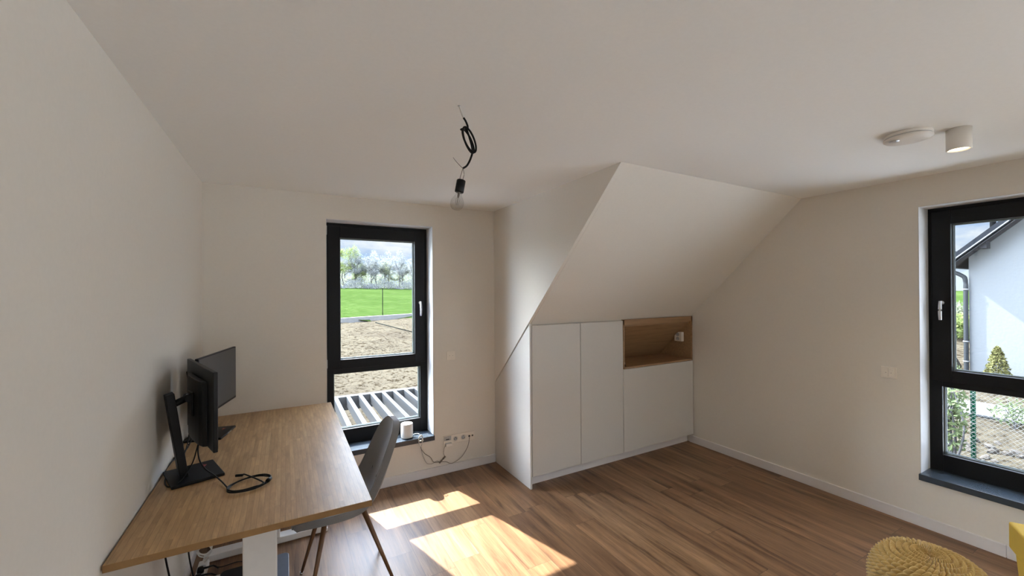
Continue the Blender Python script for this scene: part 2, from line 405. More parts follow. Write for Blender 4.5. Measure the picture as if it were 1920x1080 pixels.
# cheek wall beside the sloped part
bm = nb(); prism(bm, [(SY, H+.01), (D+.01, H+.01), (D+.01, slope_z(D)), (SY, H)], 0, X1, X1+.03)
struct('wall_cheek', bm, M['paint'])
bm = nb(); prism(bm, [(SY, H+.01), (D+.01, H+.01), (D+.01, slope_z(D+.01)), (SY, H)], 0, X1+.03, XR+.02)
struct('wall_sloped', bm, M['paint'])
# baseboards
def baseb(name, x0, x1, y0, y1, h=.082):
    bm = nb(); box(bm, x0, x1, y0, y1, 0, h); bevel(bm, .003, 2); struct(name, bm, M['trim'])
baseb('baseboard_far', XL, X1-.001, D-.013, D+.01)
baseb('baseboard_left', XL-.01, XL+.013, YB, D-.013)
YC = 3.083
bm = nb(); box(bm, XR-.014, XR+.01, .752, YC+.05, 0, .082); bevel(bm, .003); struct('baseboard_right', bm, M['trim'])
bm = nb(); box(bm, XR-.014, XR+.01, DY1, .750, 0, .082); bevel(bm, .003); struct('baseboard_right_front', bm, M['trim'])

# ------------------------------------------------------------------ windows
def window(name, a0, a1, z0, z1, depth, tf, flip, handle_at, hinges):
    """tf(a, t, z) -> world, a along the wall, t outwards from the inner wall face"""
    root = thing(name, None, None, tf((a0+a1)/2, depth, z0)); root['kind'] = 'structure'
    def B(bm, a, b, t, u, z, y):
        pa, pb = tf(a, t, z), tf(b, u, y)
        box(bm, min(pa[0], pb[0]), max(pa[0], pb[0]), min(pa[1], pb[1]), max(pa[1], pb[1]), min(pa[2], pb[2]), max(pa[2], pb[2]))
    d = depth; zt = 1.085          # transom centre
    bm = nb()
    B(bm, a0, a0+.072, d, d+.085, z0, z1); B(bm, a1-.072, a1, d, d+.085, z0, z1)
    B(bm, a0+.072, a1-.072, d, d+.085, z1-.06, z1); B(bm, a0+.072, a1-.072, d, d+.085, z0, z0+.125)
    B(bm, a0+.072, a1-.072, d, d+.085, zt-.055, zt+.03); bevel(bm, .003, 2)
    obj('window_frame', bm, M['black_frame'], root)
    s0, s1, q0, q1 = a0+.022, a1-.022, zt-.012, z1-.028     # sash, proud of the frame
    sw = .105
    bm = nb()
    B(bm, s0, s0+sw, d-.016, d+.07, q0, q1); B(bm, s1-sw, s1, d-.016, d+.07, q0, q1)
    B(bm, s0+sw, s1-sw, d-.016, d+.07, q0, q0+sw-.02); B(bm, s0+sw, s1-sw, d-.016, d+.07, q1-sw, q1); bevel(bm, .004, 2)
    sash = obj('sash', bm, M['black_frame'], root)
    def pane(u0, u1, w0, w1, par, nm, t):
        bm = nb(); B(bm, u0-.004, u1+.004, t, t+.02, w0-.004, w1+.004); obj(nm, bm, M['glass'], par)
        bm = nb(); g = .008
        for k, t0 in enumerate((t-.006, t+.024)):
            B(bm, u0, u0+g, t0, t0+.004, w0, w1); B(bm, u1-g, u1, t0, t0+.004, w0, w1)
            B(bm, u0+g, u1-g, t0, t0+.004, w0, w0+g); B(bm, u0+g, u1-g, t0, t0+.004, w1-g, w1)
        obj('glazing_seal', bm, M['seal'], par)
    pane(s0+sw, s1-sw, q0+sw-.02, q1-sw, sash, 'window_pane', d+.028)
    pane(a0+.072, a1-.072, z0+.125, zt-.055, root, 'lower_pane', d+.040)
    # lever handle: rosette, neck and downward lever
    ha = handle_at; hz = 1.66
    bm = nb()
    n_ = Vector(tf(0, -1, 0))-Vector(tf(0, 0, 0)); base = Vector(tf(ha, d-.016, hz))
    lathe(bm, [(0, 0), (.014, 0), (.014, .010), (.011, .012), (0, .012)], base, n_, 20)
    box_v = []
    tube(bm, [base+n_*.008, base+n_*.034], .008, 12, smooth=False)
    al = Vector(tf(1, 0, 0))-Vector(tf(0, 0, 0))
    tube(bm, [base+n_*.034+Vector((0, 0, .012)), base+n_*.040+Vector((0, 0, -.03)), base+n_*.042+Vector((0, 0, -.08)), base+n_*.036+Vector((0, 0, -.128))], .009, 12, rr=lambda t: .0085+.002*math.sin(PI*t))
    obj('window_handle', bm, M['silver'], sash, 'brushed aluminium lever handle')
    ah = hinges
    for (hz0, hz1) in ((q1-.085, q1-.005), (q0+.02, q0+.095)):
        bm = nb(); B(bm, ah-.007, ah+.007, d-.03, d-.0, hz0, hz1); bevel(bm, .004, 3); obj('hinge_cover', bm, M['hinge'], root, 'grey hinge cover')
    return root
window('window_1', WX0, WX1, .394, WZ1, .185, lambda a, t, z: (a, D+t, z), False, WX1-.078, WX0+.014)
window('window_2', V0, V1, .394, VZ1, .185, lambda a, t, z: (XR+t, a, z), True, V1-.078, V0+.014)
# white plaster reveals
def reveal(name, a0, a1, z0, z1, tf, dep=.19):
    bm = nb()
    def B(a, b, t, u, z, y):
        pa, pb = tf(a, t, z), tf(b, u, y)
        box(bm, min(pa[0], pb[0]), max(pa[0], pb[0]), min(pa[1], pb[1]), max(pa[1], pb[1]), min(pa[2], pb[2]), max(pa[2], pb[2]))
    e_ = .0025
    B(a0-.001, a0+e_, .0, dep, z0, z1); B(a1-e_, a1+.001, .0, dep, z0, z1); B(a0, a1, .0, dep, z1-e_, z1+.001)
    struct(name, bm, M['reveal'])
reveal('trim_1', WX0, WX1, .394, WZ1, lambda a, t, z: (a, D+t, z)); reveal('trim_2', V0, V1, .394, VZ1, lambda a, t, z: (XR+t, a, z))
# black window boards
bm = nb(); box(bm, WX0-.002, WX1+.003, D-.03, D+.20, .349, .394); bevel(bm, .003); o = struct('window_sill_far', bm, M['black_sill'])
bm = nb(); box(bm, XR-.03, XR+.20, V0-.003, V1+.003, .349, .394); bevel(bm, .003); struct('window_sill_right', bm, M['black_sill'])
for o_ in [q for q in bpy.data.objects if q.name.startswith('window_sill')]:
    o_.name = {'window_sill_far': 'trim_3', 'window_sill_right': 'trim_4'}[o_.name]
# added glazed door and window behind the camera, in front of the fill lamps
def added_glazing(name, a0, a1, z0, z1, tf, mull):
    root = thing(name, None, None, tf((a0+a1)/2, .2, z0)); root['kind'] = 'structure'
    bm = nb()
    def B(bm, a, b, t, u, z, y):
        pa, pb = tf(a, t, z), tf(b, u, y)
        box(bm, min(pa[0], pb[0]), max(pa[0], pb[0]), min(pa[1], pb[1]), max(pa[1], pb[1]), min(pa[2], pb[2]), max(pa[2], pb[2]))
    B(bm, a0, a0+.08, .15, .23, z0, z1); B(bm, a1-.08, a1, .15, .23, z0, z1); B(bm, a0+.08, a1-.08, .15, .23, z0, z0+.08); B(bm, a0+.08, a1-.08, .15, .23, z1-.08, z1)
    for q in mull: B(bm, q-.04, q+.04, .15, .23, z0+.08, z1-.08)
    bevel(bm, .003); obj('window_frame', bm, M['black_frame'], root)
    bm = nb(); B(bm, a0+.07, a1-.07, .185, .2, z0+.07, z1-.07); obj('window_pane', bm, M['glass'], root)
added_glazing('added_door', DY0, DY1, 0.0, DZ1, lambda a, t, z: (XR+t, a, z), [(DY0+DY1)/2])
added_glazing('added_window', RX0, RX1, RZ0, RZ1, lambda a, t, z: (a, YB-t, z), [(RX0+RX1)/2])

# ------------------------------------------------------------------ built-in cupboard under the slope
ZC = 1.474; KY = YC+.08
def cab_unit(name, label, x0, x1, parts):
    return thing(name, label, 'cabinet', ((x0+x1)/2, YC+.1, 0), 0, 'built-in cupboard units')
g = 'built-in cupboard units under the slope'
BD = D-.02
def ceil_under(y): return slope_z(y)-.006
# side panel with the slope cut
bm = nb(); prism(bm, [(YC, 0), (D-.014, 0), (D-.014, .082), (D-.001, .082), (D-.001, ceil_under(D)), (YC, ZC)], 0, X1+.0005, X1+.019); bevel(bm, .001, 1)
tag(obj('side_panel', bm, M['white_lam']), 'white end panel of the cupboard with its back cut to the slope', 'panel')
Z0D, Z1D = .105, 1.457
def carcass(root, x0, x1, z0, z1, backcut=True):
    bm = nb(); t = .016; y1 = BD
    prof = [(YC+.02, z0), (y1, z0), (y1, min(z1, slope_z(y1)-.02)), (YC+.02+.0, min(z1, slope_z(YC+.02)-.02))]
    if slope_z(y1)-.02 >= z1: prof = [(YC+.02, z0), (y1, z0), (y1, z1), (YC+.02, z1)]
    prism(bm, prof, 0, x0, x0+t); prism(bm, prof, 0, x1-t, x1); box(bm, x0+t, x1-t, YC+.02, y1, z0, z0+t)
    obj('body', bm, M['white_lam'], root)
xs = [X1+.021, 2.473, 3.026, XR-.018]
def door_unit(x0, x1, label):
    r = thing('cupboard_unit', label, 'cabinet', ((x0+x1)/2, YC+.3, Z0D-.105+.105), 0, 'cupboard units built in under the slope')
    carcass(r, x0+.001, x1-.001, Z0D, 1.44)
    bm = nb(); box(bm, x0+.0026, x1-.0026, YC, YC+.018, Z0D, Z1D); bevel(bm, .0012, 2); obj('door', bm, M['white_lam'], r)
door_unit(xs[0], xs[1], 'white full-height cupboard unit at the left end, beside the slanted end panel')
door_unit(xs[1], xs[2], 'white full-height cupboard unit in the middle, left of the open wooden niche')
r = thing('cupboard_unit', 'white cupboard unit with the open wooden niche over its wide low door', 'cabinet', ((xs[2]+xs[3])/2, YC+.3, Z0D), 0, 'cupboard units built in under the slope')
NX0, NX1, NZ0, NZ1 = xs[2]+.004, XR-.014, .958, 1.470
carcass(r, xs[2]+.001, NX1-.0, Z0D, NZ0-.03)
bm = nb(); box(bm, xs[2]+.0026, NX1, YC, YC+.018, Z0D, NZ0-.004); bevel(bm, .0012, 2); obj('door', bm, M['white_lam'], r, 'wide low door under the niche')
t = .018
bm = nb()
NYB = 3.60
def nslope(y): return slope_z(y)-.055
box(bm, NX0, NX1, YC+.001, NYB, NZ0, NZ0+t)                       # bottom
prism(bm, [(YC+.001, NZ0), (NYB, NZ0), (NYB, nslope(NYB)), (YC+.001, nslope(YC)+.03)], 0, NX0, NX0+t)
prism(bm, [(YC+.001, NZ0), (NYB, NZ0), (NYB, nslope(NYB)), (YC+.001, nslope(YC)+.03)], 0, NX1-t, NX1)
box(bm, NX0, NX1, YC+.001, YC+.03, NZ1-.062, NZ1-.004)             # top rail
prism(bm, [(YC+.03, nslope(YC+.03)-.0), (NYB, nslope(NYB)), (NYB, nslope(NYB)-.016), (YC+.03, nslope(YC+.03)-.016)], 0, NX0+t, NX1-t)
bevel(bm, .001, 1); obj('niche', bm, M['oak'], r, 'oak veneer open niche with slanted back')
# kickboard and top scribe
bm = nb(); box(bm, X1+.019, XR-.015, KY, KY+.016, 0, .1); tag(obj('kickboard', bm, M['trim']), 'long white recessed plinth running under the cupboard doors', 'plinth')
bm = nb(); box(bm, X1+.019, xs[2], YC+.020, YC+.034, Z1D+.001, ZC-.012); tag(obj('filler_strip', bm, M['white_lam']), 'thin shadowed strip between cupboard door tops and the slope', 'strip')
# outlet box in niche (on the right side panel)
r = thing('wall_socket', 'white surface-mounted double socket inside the wooden niche', 'socket', (NX1-t, 3.235, 1.22))
bm = nb(); box(bm, NX1-t-.045, NX1-t, 3.185, 3.285, 1.165, 1.275); bevel(bm, .006, 3); obj('housing', bm, M['switch'], r)
for dz in (-.025, .025):
    bm = nb(); lathe(bm, [(0, .0), (.017, .0), (.019, .004), (.021, .004), (.021, .0)], (NX1-t-.0455, 3.235, 1.22+dz), (-1, 0, 0), 24); obj('socket_insert', bm, M['hinge'], r)
# little things in the niche
bm = nb(); box(bm, NX0+.022, NX0+.06, YC+.03, YC+.075, NZ0+t, NZ0+t+.022); bevel(bm, .004, 2)
tag(obj('cable_connector', bm, M['black_plastic']), 'small black plug lying in the front left of the niche', 'plug')
bm = nb(); z_ = NZ0+t+.004
tube(bm, [(NX0+.06, YC+.05, z_+.008), (NX0+.085, YC+.07, z_+.03), (NX0+.10, YC+.12, z_+.035), (NX0+.08, YC+.17, z_+.012), (NX0+.05, YC+.16, z_), (NX0+.04, YC+.11, z_)], .0035, 8)
tag(obj('power_cord', bm, M['white_cable']), 'short curled white cord behind the black plug in the niche', 'cord')

# ------------------------------------------------------------------ switches and sockets
def switch(label, c, ux, nrm, w_=.088, h_=.088):
    """c centre on the wall, ux unit along the wall, nrm into the room"""
    c, ux, nrm = Vector(c), Vector(ux), Vector(nrm)
    r = thing('light_switch', label, 'light switch', c)
    def B(bm, a0, a1, z0, z1, d0, d1):
        vs = box(bm, 0, 1, 0, 1, 0, 1)
        for v in vs: v.co = c+ux*(a0+(a1-a0)*v.co.x)+nrm*(d0+(d1-d0)*v.co.y)+Vector((0, 0, z0+(z1-z0)*v.co.z))
        bmesh.ops.recalc_face_normals(bm, faces=bm.faces)
    bm = nb(); B(bm, -w_/2, w_/2, -h_/2, h_/2, 0, .009); bevel(bm, .003, 2); obj('frame', bm, M['switch'], r)
    for s_ in (-1, 1):
        bm = nb(); B(bm, min(s_*.001, s_*.031), max(s_*.001, s_*.031), -.032, .032, .0093, .0135); bevel(bm, .0015, 2); rk = obj('rocker', bm, M['switch'], r)
        bm = nb(); B(bm, s_*.016-.003, s_*.016+.003, -.002, .001, .0137, .0142); obj('marker', bm, M['dark_gap'], rk)
    return r
switch('white double rocker switch on the far wall right of the tall window', (1.419, D, 1.141), (1, 0, 0), (0, -1, 0))
switch('white double rocker switch on the right wall left of the other window', (XR, 1.338, 1.112), (0, 1, 0), (-1, 0, 0), .095, .086)
# four-gang socket strip
sx0, sx1, sz = 1.338, 1.665, .320
r = thing('socket_strip', 'white four-gang socket panel low on the far wall near the corner', 'socket', ((sx0+sx1)/2, D, sz))
bm = nb(); box(bm, sx0, sx1, D-.010, D, sz-.042, sz+.042); bevel(bm, .003, 2); obj('frame', bm, M['switch'], r)
gang = (sx1-sx0)/4
for k in (1, 2):
    cx = sx0+gang*(k+.5)
    bm = nb(); lathe(bm, [(.027, 0), (.0275, .002), (.022, .003), (.019, -.001), (.0, -.001)], (cx, D-.0102, sz), (0, -1, 0), 32)
    s_ = obj('socket', bm, M['switch'], r)
    bm = nb(); lathe(bm, [(.0, .0), (.0195, .0), (.0195, .0006), (0, .0006)], (cx, D-.0105, sz), (0, -1, 0), 24); obj('socket_recess', bm, M['hinge'], s_)
    bm = nb(); lathe(bm, [(0, 0), (.003, 0), (.003, .004), (0, .004)], (cx, D-.011, sz+.011), (0, -1, 0), 10)
    for q in (-.0095, .0095): lathe(bm, [(0, 0), (.0032, 0), (.0032, .0012), (0, .0012)], (cx+q, D-.011, sz-.002), (0, -1, 0), 10)
    obj('contacts', bm, M['dark_gap'], s_)
for q in (-.017, .017):
    cx = sx0+gang*3.5+q
    bm = nb(); box(bm, cx-.009, cx+.009, D-.0125, D-.0102, sz-.008, sz+.009); bevel(bm, .0015, 1); obj('data_port', bm, M['dark_gap'], r)
cx = sx0+gang*.5
bm = nb(); box(bm, cx-.036, cx+.036, D-.013, D-.0102, sz-.004, sz+.036); obj('open_module', bm, M['hinge'], r)
bm = nb(); box(bm, cx-.018, cx+.016, D-.016, D-.0132, sz+.004, sz+.012); obj('slot', bm, M['dark_gap'], r)
bm = nb(); box(bm, cx-.028, cx+.036, D-.046, D-.0104, sz-.052, sz-.026); bevel(bm, .003, 2)
tag(obj('charger_plug', bm, M['white_plastic']), 'small white power adapter plugged into the left end of the socket strip', 'adapter')

# ------------------------------------------------------------------ round white speaker on the sill
CX, CY, CR = 1.0, 3.835, .055
r = thing('round_speaker', 'white cylindrical speaker standing on the black window sill', 'speaker', (CX, CY, .394))
bm = nb(); lathe(bm, [(0, .006), (CR-.002, .006), (CR, .010), (CR, .128), (CR-.003, .134), (CR-.008, .136), (0, .136)], (CX, CY, .394), seg=48); obj('body', bm, M['white_plastic'], r)
bm = nb(); lathe(bm, [(0, 0), (CR-.006, 0), (CR-.006, .006), (0, .006)], (CX, CY, .394), seg=40); obj('foot', bm, M['black_plastic'], r)
# bundled cable from speaker and the thin cable to the data port
bm = nb()
pts = []
for i in range(30):
    a = i/12*2*PI
    pts.append((1.105+.018*math.cos(a)+.004*math.sin(i), D-.038-.004*math.sin(a*.5), .366+.052*math.sin(a)+.002*i*.2))
tube(bm, [(CX+.05, CY-.01, .412), (1.075, 3.82, .42), (1.10, 3.775, .425)]+pts, .0028, 6)
tube(bm, [(1.083, D-.045, .374), (1.127, D-.045, .374)], .006, 8)
tag(obj('cable_bundle', bm, M['white_cable']), 'pale coiled cable bundle hanging over the sill edge beside the round speaker', 'cable')
bm = nb(); yy = D-.012
tube(bm, [(1.112, D-.036, .33), (1.115, yy, .29), (1.15, yy, .235), (1.205, yy, .19), (1.24, yy, .135), (1.30, yy, .125), (1.36, yy, .115), (1.41, yy, .088), (1.47, yy, .10), (1.53, yy, .135), (1.58, yy, .20), (1.60, yy, .25), (1.606, yy-.004, .30), (sx0+gang*3.5-.017, D-.014, .315)], .0026, 8)
tag(obj('data_cable', bm, M['grey_cable']), 'thin grey cable drooping along the wall to the data port', 'cable')
bm = nb(); tube(bm, [(cx-.028, D-.03, .28), (cx-.036, yy-.004, .25), (cx-.043, yy-.002, .20), (cx-.03, yy-.004, .165), (cx-.05, yy-.006, .15)], .0018, 6)
tube(bm, [(1.115, yy-.002, .28), (1.14, yy, .20), (1.17, yy, .14), (1.22, yy, .125), (1.27, yy, .14), (1.293, yy-.006, .125)], .0016, 6)
def stub(a, b, r_): tube(bm, [a, b], r_, 8, smooth=False)
stub((1.29, yy-.008, .118), (1.318, yy-.008, .142), .008); stub((1.326, yy-.008, .149), (1.352, yy-.008, .172), .008); stub((1.31, yy-.008, .136), (1.33, yy-.008, .153), .005)
tag(obj('power_lead', bm, M['grey_cable']), 'thin adapter lead with two joined barrel plugs hanging below the sockets', 'cable')

# ------------------------------------------------------------------ pendant bulb on a looped wire
r = thing('hanging_bulb', 'bare clear light bulb hanging from the ceiling on a looped black wire', 'light bulb', (.685, 1.7, 2.12))
BY = 1.7
bm = nb(); lathe(bm, [(0, 0), (.007, 0), (.006, .002), (.005, .003), (0, .003)], (.685, BY, H), (0, 0, -1), 16); obj('ceiling_hole_cap', bm, M['hinge'], r)
bm = nb(); tube(bm, [(.685, BY, 2.598), (.694, BY, 2.575), (.706, BY, 2.549)], .0042, 8); obj('grey_wire', bm, M['white_cable'], r, 'bare grey wire leaving the ceiling')
bm = nb()
pts = [(.706, BY, 2.549), (.719, BY, 2.531), (.726, BY, 2.504)]
# two and a half loops of a leaning oval coil
cxx, czz = .7275, 2.452; ux_ = Vector((.42, 0, -.91)).normalized(); vx_ = Vector((.91, 0, .42)).normalized()
for i in range(0, 27):
    a = -2.2+i/12*2*PI
    rr_ = 1.0-.10*math.sin(i*.55)
    p_ = Vector((cxx, BY, czz))+ux_*(.057*rr_*-math.cos(a+2.2-.4))+vx_*(.021*rr_*math.sin(a+2.2-.4)) + Vector((0, .011*math.sin(i*.26+1)-.002*i*.3, 0))
    pts.append(tuple(p_))
pts += [(.748, BY, 2.415), (.741, BY, 2.373), (.722, BY, 2.336), (.702, BY, 2.32)]
tube(bm, pts, .0046, 10); obj('black_wire', bm, M['black_cable'], r)
bm = nb(); tube(bm, [(.655, BY, 2.362), (.676, BY, 2.340), (.700, BY, 2.320)], .0014, 6); tube(bm, [(.702, BY, 2.32), (.694, BY, 2.295), (.684, BY, 2.262)], .0014, 6); tube(bm, [(.702, BY, 2.32), (.707, BY, 2.295), (.704, BY, 2.28), (.70, BY, 2.262)], .0014, 6)
obj('thin_wires', bm, M['grey_cable'], r)
ax = Vector((.672-.690, 0, 2.17-2.262)).normalized(); top = Vector((.6935, BY, 2.2645))
bm = nb(); lathe(bm, [(0, 0), (.0185, 0), (.02, .002), (.02, .054), (.0185, .056), (0, .056)], top, ax, 32); obj('lamp_holder', bm, M['black_plastic'], r)
bm = nb()
bp = [(.0135, .056), (.0138, .066), (.017, .074), (.023, .084), (.0282, .096), (.030, .107), (.0288, .118), (.0245, .128), (.018, .1345), (.009, .138), (0, .1385)]
lathe(bm, bp, top, ax, 32); bl = obj('bulb', bm, M['bulb_glass'], r)
bm = nb(); q = ax.to_track_quat('Z', 'Y').to_matrix()
lathe(bm, [(.006, .056), (.005, .075), (.002, .082), (0, .083)], top, ax, 12)
for k in range(4):
    a = k*PI/2+.4; pa = top+q@Vector((.002*math.cos(a), .002*math.sin(a), .08)); pb = top+q@Vector((.009*math.cos(a), .009*math.sin(a), .088)); pc = top+q@Vector((.005*math.cos(a), .005*math.sin(a), .115))
    tube(bm, [pa, pb, pc], .0006, 5, smooth=False)
obj('filament', bm, M['grey_cable'], bl)

# ------------------------------------------------------------------ ceiling devices
r = thing('smoke_detector', 'flat round white detector disc on the ceiling left of the lit spot', 'smoke detector', (2.925, .862, H-.045))
bm = nb(); lathe(bm, [(0, 0), (.096, 0), (.098, .004), (.098, .016), (0, .016)], (2.925, .862, H), (0, 0, -1), 48); obj('mount', bm, M['white_plastic'], r)
bm = nb(); lathe(bm, [(0, .016), (.094, .016), (.094, .019), (0, .019)], (2.925, .862, H), (0, 0, -1), 48); obj('shadow_gap', bm, M['hinge'], r)
bm = nb(); lathe(bm, [(0, .019), (.094, .019), (.099, .023), (.099, .028), (.092, .034), (.06, .038), (0, .040)], (2.925, .862, H), (0, 0, -1), 48); obj('cover', bm, M['white_plastic'], r)
bm = nb(); lathe(bm, [(0, 0), (.022, 0), (.021, .0025), (0, .003)], (2.868, .90, H-.0385), (0, 0, -1), 24); obj('sensor_lens', bm, M['silver'], r)
def spot(x, y, label, group, on=True):
    r = thing('ceiling_spot', label, 'ceiling lamp', (x, y, H-.112), 0, group)
    bm = nb(); lathe(bm, [(0, 0), (.0475, 0), (.0475, .108), (.046, .110), (.041, .110), (.039, .100), (0, .100)], (x, y, H), (0, 0, -1), 48); obj('housing', bm, M['white_plastic'], r)
    bm = nb(); lathe(bm, [(0, .1005), (.036, .1005), (.036, .103), (.030, .105), (0, .106)], (x, y, H), (0, 0, -1), 32); obj('lamp_lens', bm, M['lamp_glow'], r, 'warm glowing lamp lens')
    l = lamp('spot_light', 'SPOT', (x, y, H-.115), (0, 0, -1), 14, (1, .80, .55), spot_size=math.radians(120), spot_blend=.6, shadow_soft_size=.035)
    return r
spot(3.072, .707, 'white cylinder spot lamp glowing warm under the ceiling', None)


# ------------------------------------------------------------------ sit-stand desk
DX0, DX1, DY0_, DY1_, DZ = -.531, .327, 1.838, 3.645, .865
desk = thing('desk', 'sit-stand desk with bamboo top and white steel legs against the left wall', 'desk', (-.1, 2.74, 0))
bm = nb(); box(bm, DX0, DX1, DY0_, DY1_, DZ-.026, DZ); bevel(bm, .002, 2)
top_o = obj('tabletop', bm, M['bamboo'], desk)
top_o.data.materials.append(M['bamboo_edge'])
for p_ in top_o.data.polygons:
    if abs(p_.normal.z) < .9: p_.material_index = 1
for yc in (2.15, 3.335):
    bm = nb(); box(bm, -.165, -.035, yc-.035, yc+.035, .045, .80); bevel(bm, .006, 3); obj('leg', bm, M['white_metal'], desk)
    bm = nb(); box(bm, -.155, -.045, yc-.027, yc+.027, .60, .822); bevel(bm, .004, 2); obj('inner_column', bm, M['white_metal'], desk)
    bm = nb()
    for (x0, x1, z1) in ((-.47, -.10, .047), (-.10, .27, .047)): pass
    prism(bm, [(-.475, 0.004), (.272, 0.004), (.272, .022), (.235, .048), (-.44, .048), (-.475, .022)], 1, yc-.04, yc+.04); bevel(bm, .004, 2)
    obj('foot', bm, M['white_metal'], desk)
    for fx in (-.44, .235):
        bm = nb(); lathe(bm, [(0, 0), (.022, 0), (.022, .006), (0, .006)], (fx, yc, -.0005), seg=16); obj('levelling_pad', bm, M['black_plastic'], desk)
    bm = nb(); prism(bm, [(-.43, .838), (.235, .838), (.235, .822), (.0, .775), (-.19, .775), (-.43, .822)], 1, yc-.038, yc+.038); bevel(bm, .003, 2)
    obj('side_bracket', bm, M['white_metal'], desk)
bm = nb()
for xx in (-.16, -.06): box(bm, xx, xx+.035, 2.19, 3.295, .79, .835)
bevel(bm, .002, 1); obj('crossbar', bm, M['white_metal'], desk)
bm = nb(); box(bm, -.40, -.345, 2.19, 2.6, .79, .838); bevel(bm, .002); obj('cable_tray', bm, M['white_metal'], desk)
bm = nb(); box(bm, DX1-.06, DX1-.005, 3.27, 3.39, DZ-.052, DZ-.0262); bevel(bm, .008, 3); hs = obj('control_handset', bm, M['black_plastic'], desk)

# ------------------------------------------------------------------ monitors
def monitor(label, loc, rz, px, py, z0, z1, wd, pole_y=-.01):
    r = thing('monitor', label, 'monitor', loc, rz, 'monitors on the desk')
    Zb = loc[2]
    def o(nm, bm, m, par=None, lab=None): return obj(nm, bm, m, par or r, lab, local=True)
    # display panel: thin slab with a deeper middle back
    bm = nb(); box(bm, px-.018, px, py-wd/2, py+wd/2, z0-Zb, z1-Zb); bevel(bm, .003, 2); pn = o('display_panel', bm, M['black_plastic'])
    bm = nb(); box(bm, px+.0004, px+.0014, py-wd/2+.007, py+wd/2-.007, z0-Zb+.016, z1-Zb-.007); o('screen', bm, M['screen'], pn, 'matt dark grey switched-off screen')
    bm = nb(); zc_ = (z0+z1)/2-Zb-.03; hw = wd*.30; hh = (z1-z0)*.42
    prof = []
    for k in range(9):
        a = PI*k/8; prof.append((px-.018-.030*math.sin(a)**.6, py+hw*math.cos(a)))
    prism(bm, prof, 2, zc_-hh, zc_+hh); bevel(bm, .004, 2, 50); bmesh.ops.recalc_face_normals(bm, faces=bm.faces)
    hb = o('rear_housing', bm, M['black_plastic'])
    bm = nb(); box(bm, px-.056, px-.047, py-.05, py+.05, zc_-.03, zc_+.09); bevel(bm, .004, 2); o('mount_plate', bm, M['black_plastic'], hb)
    # stand
    bm = nb(); box(bm, -.115, .090, -.122, .122, .0005, .014); bevel(bm, .003, 2); bs = o('base', bm, M['black_plastic'])
    bm = nb(); prism(bm, [(.038, .040), (.052, .063), (.030, .078)], 2, .0142, .0152); o('red_marking', bm, M['red'], bs, 'small red triangle on the stand base')
    bm = nb(); box(bm, .0905, .0912, -.02, .04, .004, .008); o('edge_label', bm, M['hinge'], bs)
    pz = 1.285-Zb; bx, tx = -.055, -.108
    bm = nb()
    for (cx_, z_) in ((bx, .012), (tx, pz)): pass
    vs = box(bm, -.017, .017, -.034+pole_y, .034+pole_y, 0.012, pz)
    for v in vs:
        t_ = (v.co.z-.012)/(pz-.012); v.co.x += bx+(tx-bx)*t_
        if t_ > .5: v.co.y = pole_y+(v.co.y-pole_y)*.88; v.co.z += (v.co.x-tx)*.25
    bevel(bm, .003, 2); st = o('stand_column', bm, M['black_plastic'])
    az = pz-.045
    bm = nb(); tube(bm, [(tx+.012, pole_y, az-.01), (px-.075, py*.5, az+.005), (px-.05, py*.8, az+.006)], .016, 12, smooth=False); o('tilt_arm', bm, M['black_plastic'])
    bm = nb(); tube(bm, [(px-.062, py*.7-.032, az+.006), (px-.062, py*.7+.032, az+.006)], .019, 16, smooth=False); o('hinge_barrel', bm, M['black_plastic'])
    return r
monitor('black monitor nearer the camera, seen from behind on a column stand', (-.385, 2.535, DZ), math.radians(18.4), .035, .045, 1.03, 1.40, .60)
monitor('black monitor farther away, its blank screen angled toward the room', (-.405, 3.19, DZ), math.radians(-13.2), .025, .035, 1.022, 1.385, .575)
# cables
def cable(bm, pts, r_=.0032): tube(bm, pts, r_, 8)
bm = nb(); z_ = DZ+.0045
cable(bm, [(-.345, 2.545, 1.09), (-.375, 2.52, 1.02), (-.372, 2.50, .955), (-.345, 2.47, .91), (-.30, 2.42, .885), (-.262, 2.345, z_+.006), (-.232, 2.27, z_)])
pts = [(-.232, 2.27, z_)]
for i in range(1, 31):
    a = PI*.93+i/12.5*2*PI; rr_ = .082+.003*math.sin(i*1.3)
    pts.append((-.145+rr_*1.02*math.cos(a), 2.262+rr_*.98*math.sin(a)*.88+.018*math.cos(a), z_+.0025*(i*.12)+.003*abs(math.sin(i*.8))))
pts += [(-.17, 2.368, z_+.01), (-.182, 2.374, z_+.008)]
cable(bm, pts, .0034)
tube(bm, [(-.182, 2.374, z_+.008), (-.212, 2.384, z_+.008)], .0065, 6, smooth=False)
tube(bm, [(-.075, 2.232, z_+.012), (-.066, 2.252, z_+.012)], .009, 8, smooth=False)
tag(obj('coiled_cable', bm, M['black_cable']), 'black cable hanging from the nearer monitor and coiled in a loop on the desk', 'cable')
bm = nb()
cable(bm, [(-.36, 2.57, 1.08), (-.385, 2.56, 1.0), (-.40, 2.52, .93), (-.43, 2.44, .885), (-.47, 2.42, z_), (-.50, 2.49, z_), (-.515, 2.60, z_+.004), (-.5335, 2.66, .86), (-.5335, 2.665, .80)], .003)
tag(obj('display_cable', bm, M['black_cable']), 'black cable running from behind the nearer monitor to the wall edge of the desk', 'cable')
bm = nb()
cable(bm, [(-.45, 3.13, 1.12), (-.475, 3.07, 1.06), (-.488, 3.0, .97), (-.49, 2.94, .90), (-.495, 2.86, z_), (-.525, 2.78, z_+.003), (-.5335, 2.72, .855), (-.5335, 2.70, .80)], .003)
cable(bm, [(-.44, 3.15, 1.08), (-.462, 3.10, 1.0), (-.48, 3.02, .92), (-.495, 2.95, z_+.002), (-.52, 2.85, z_+.01), (-.532, 2.82, .86)], .003)
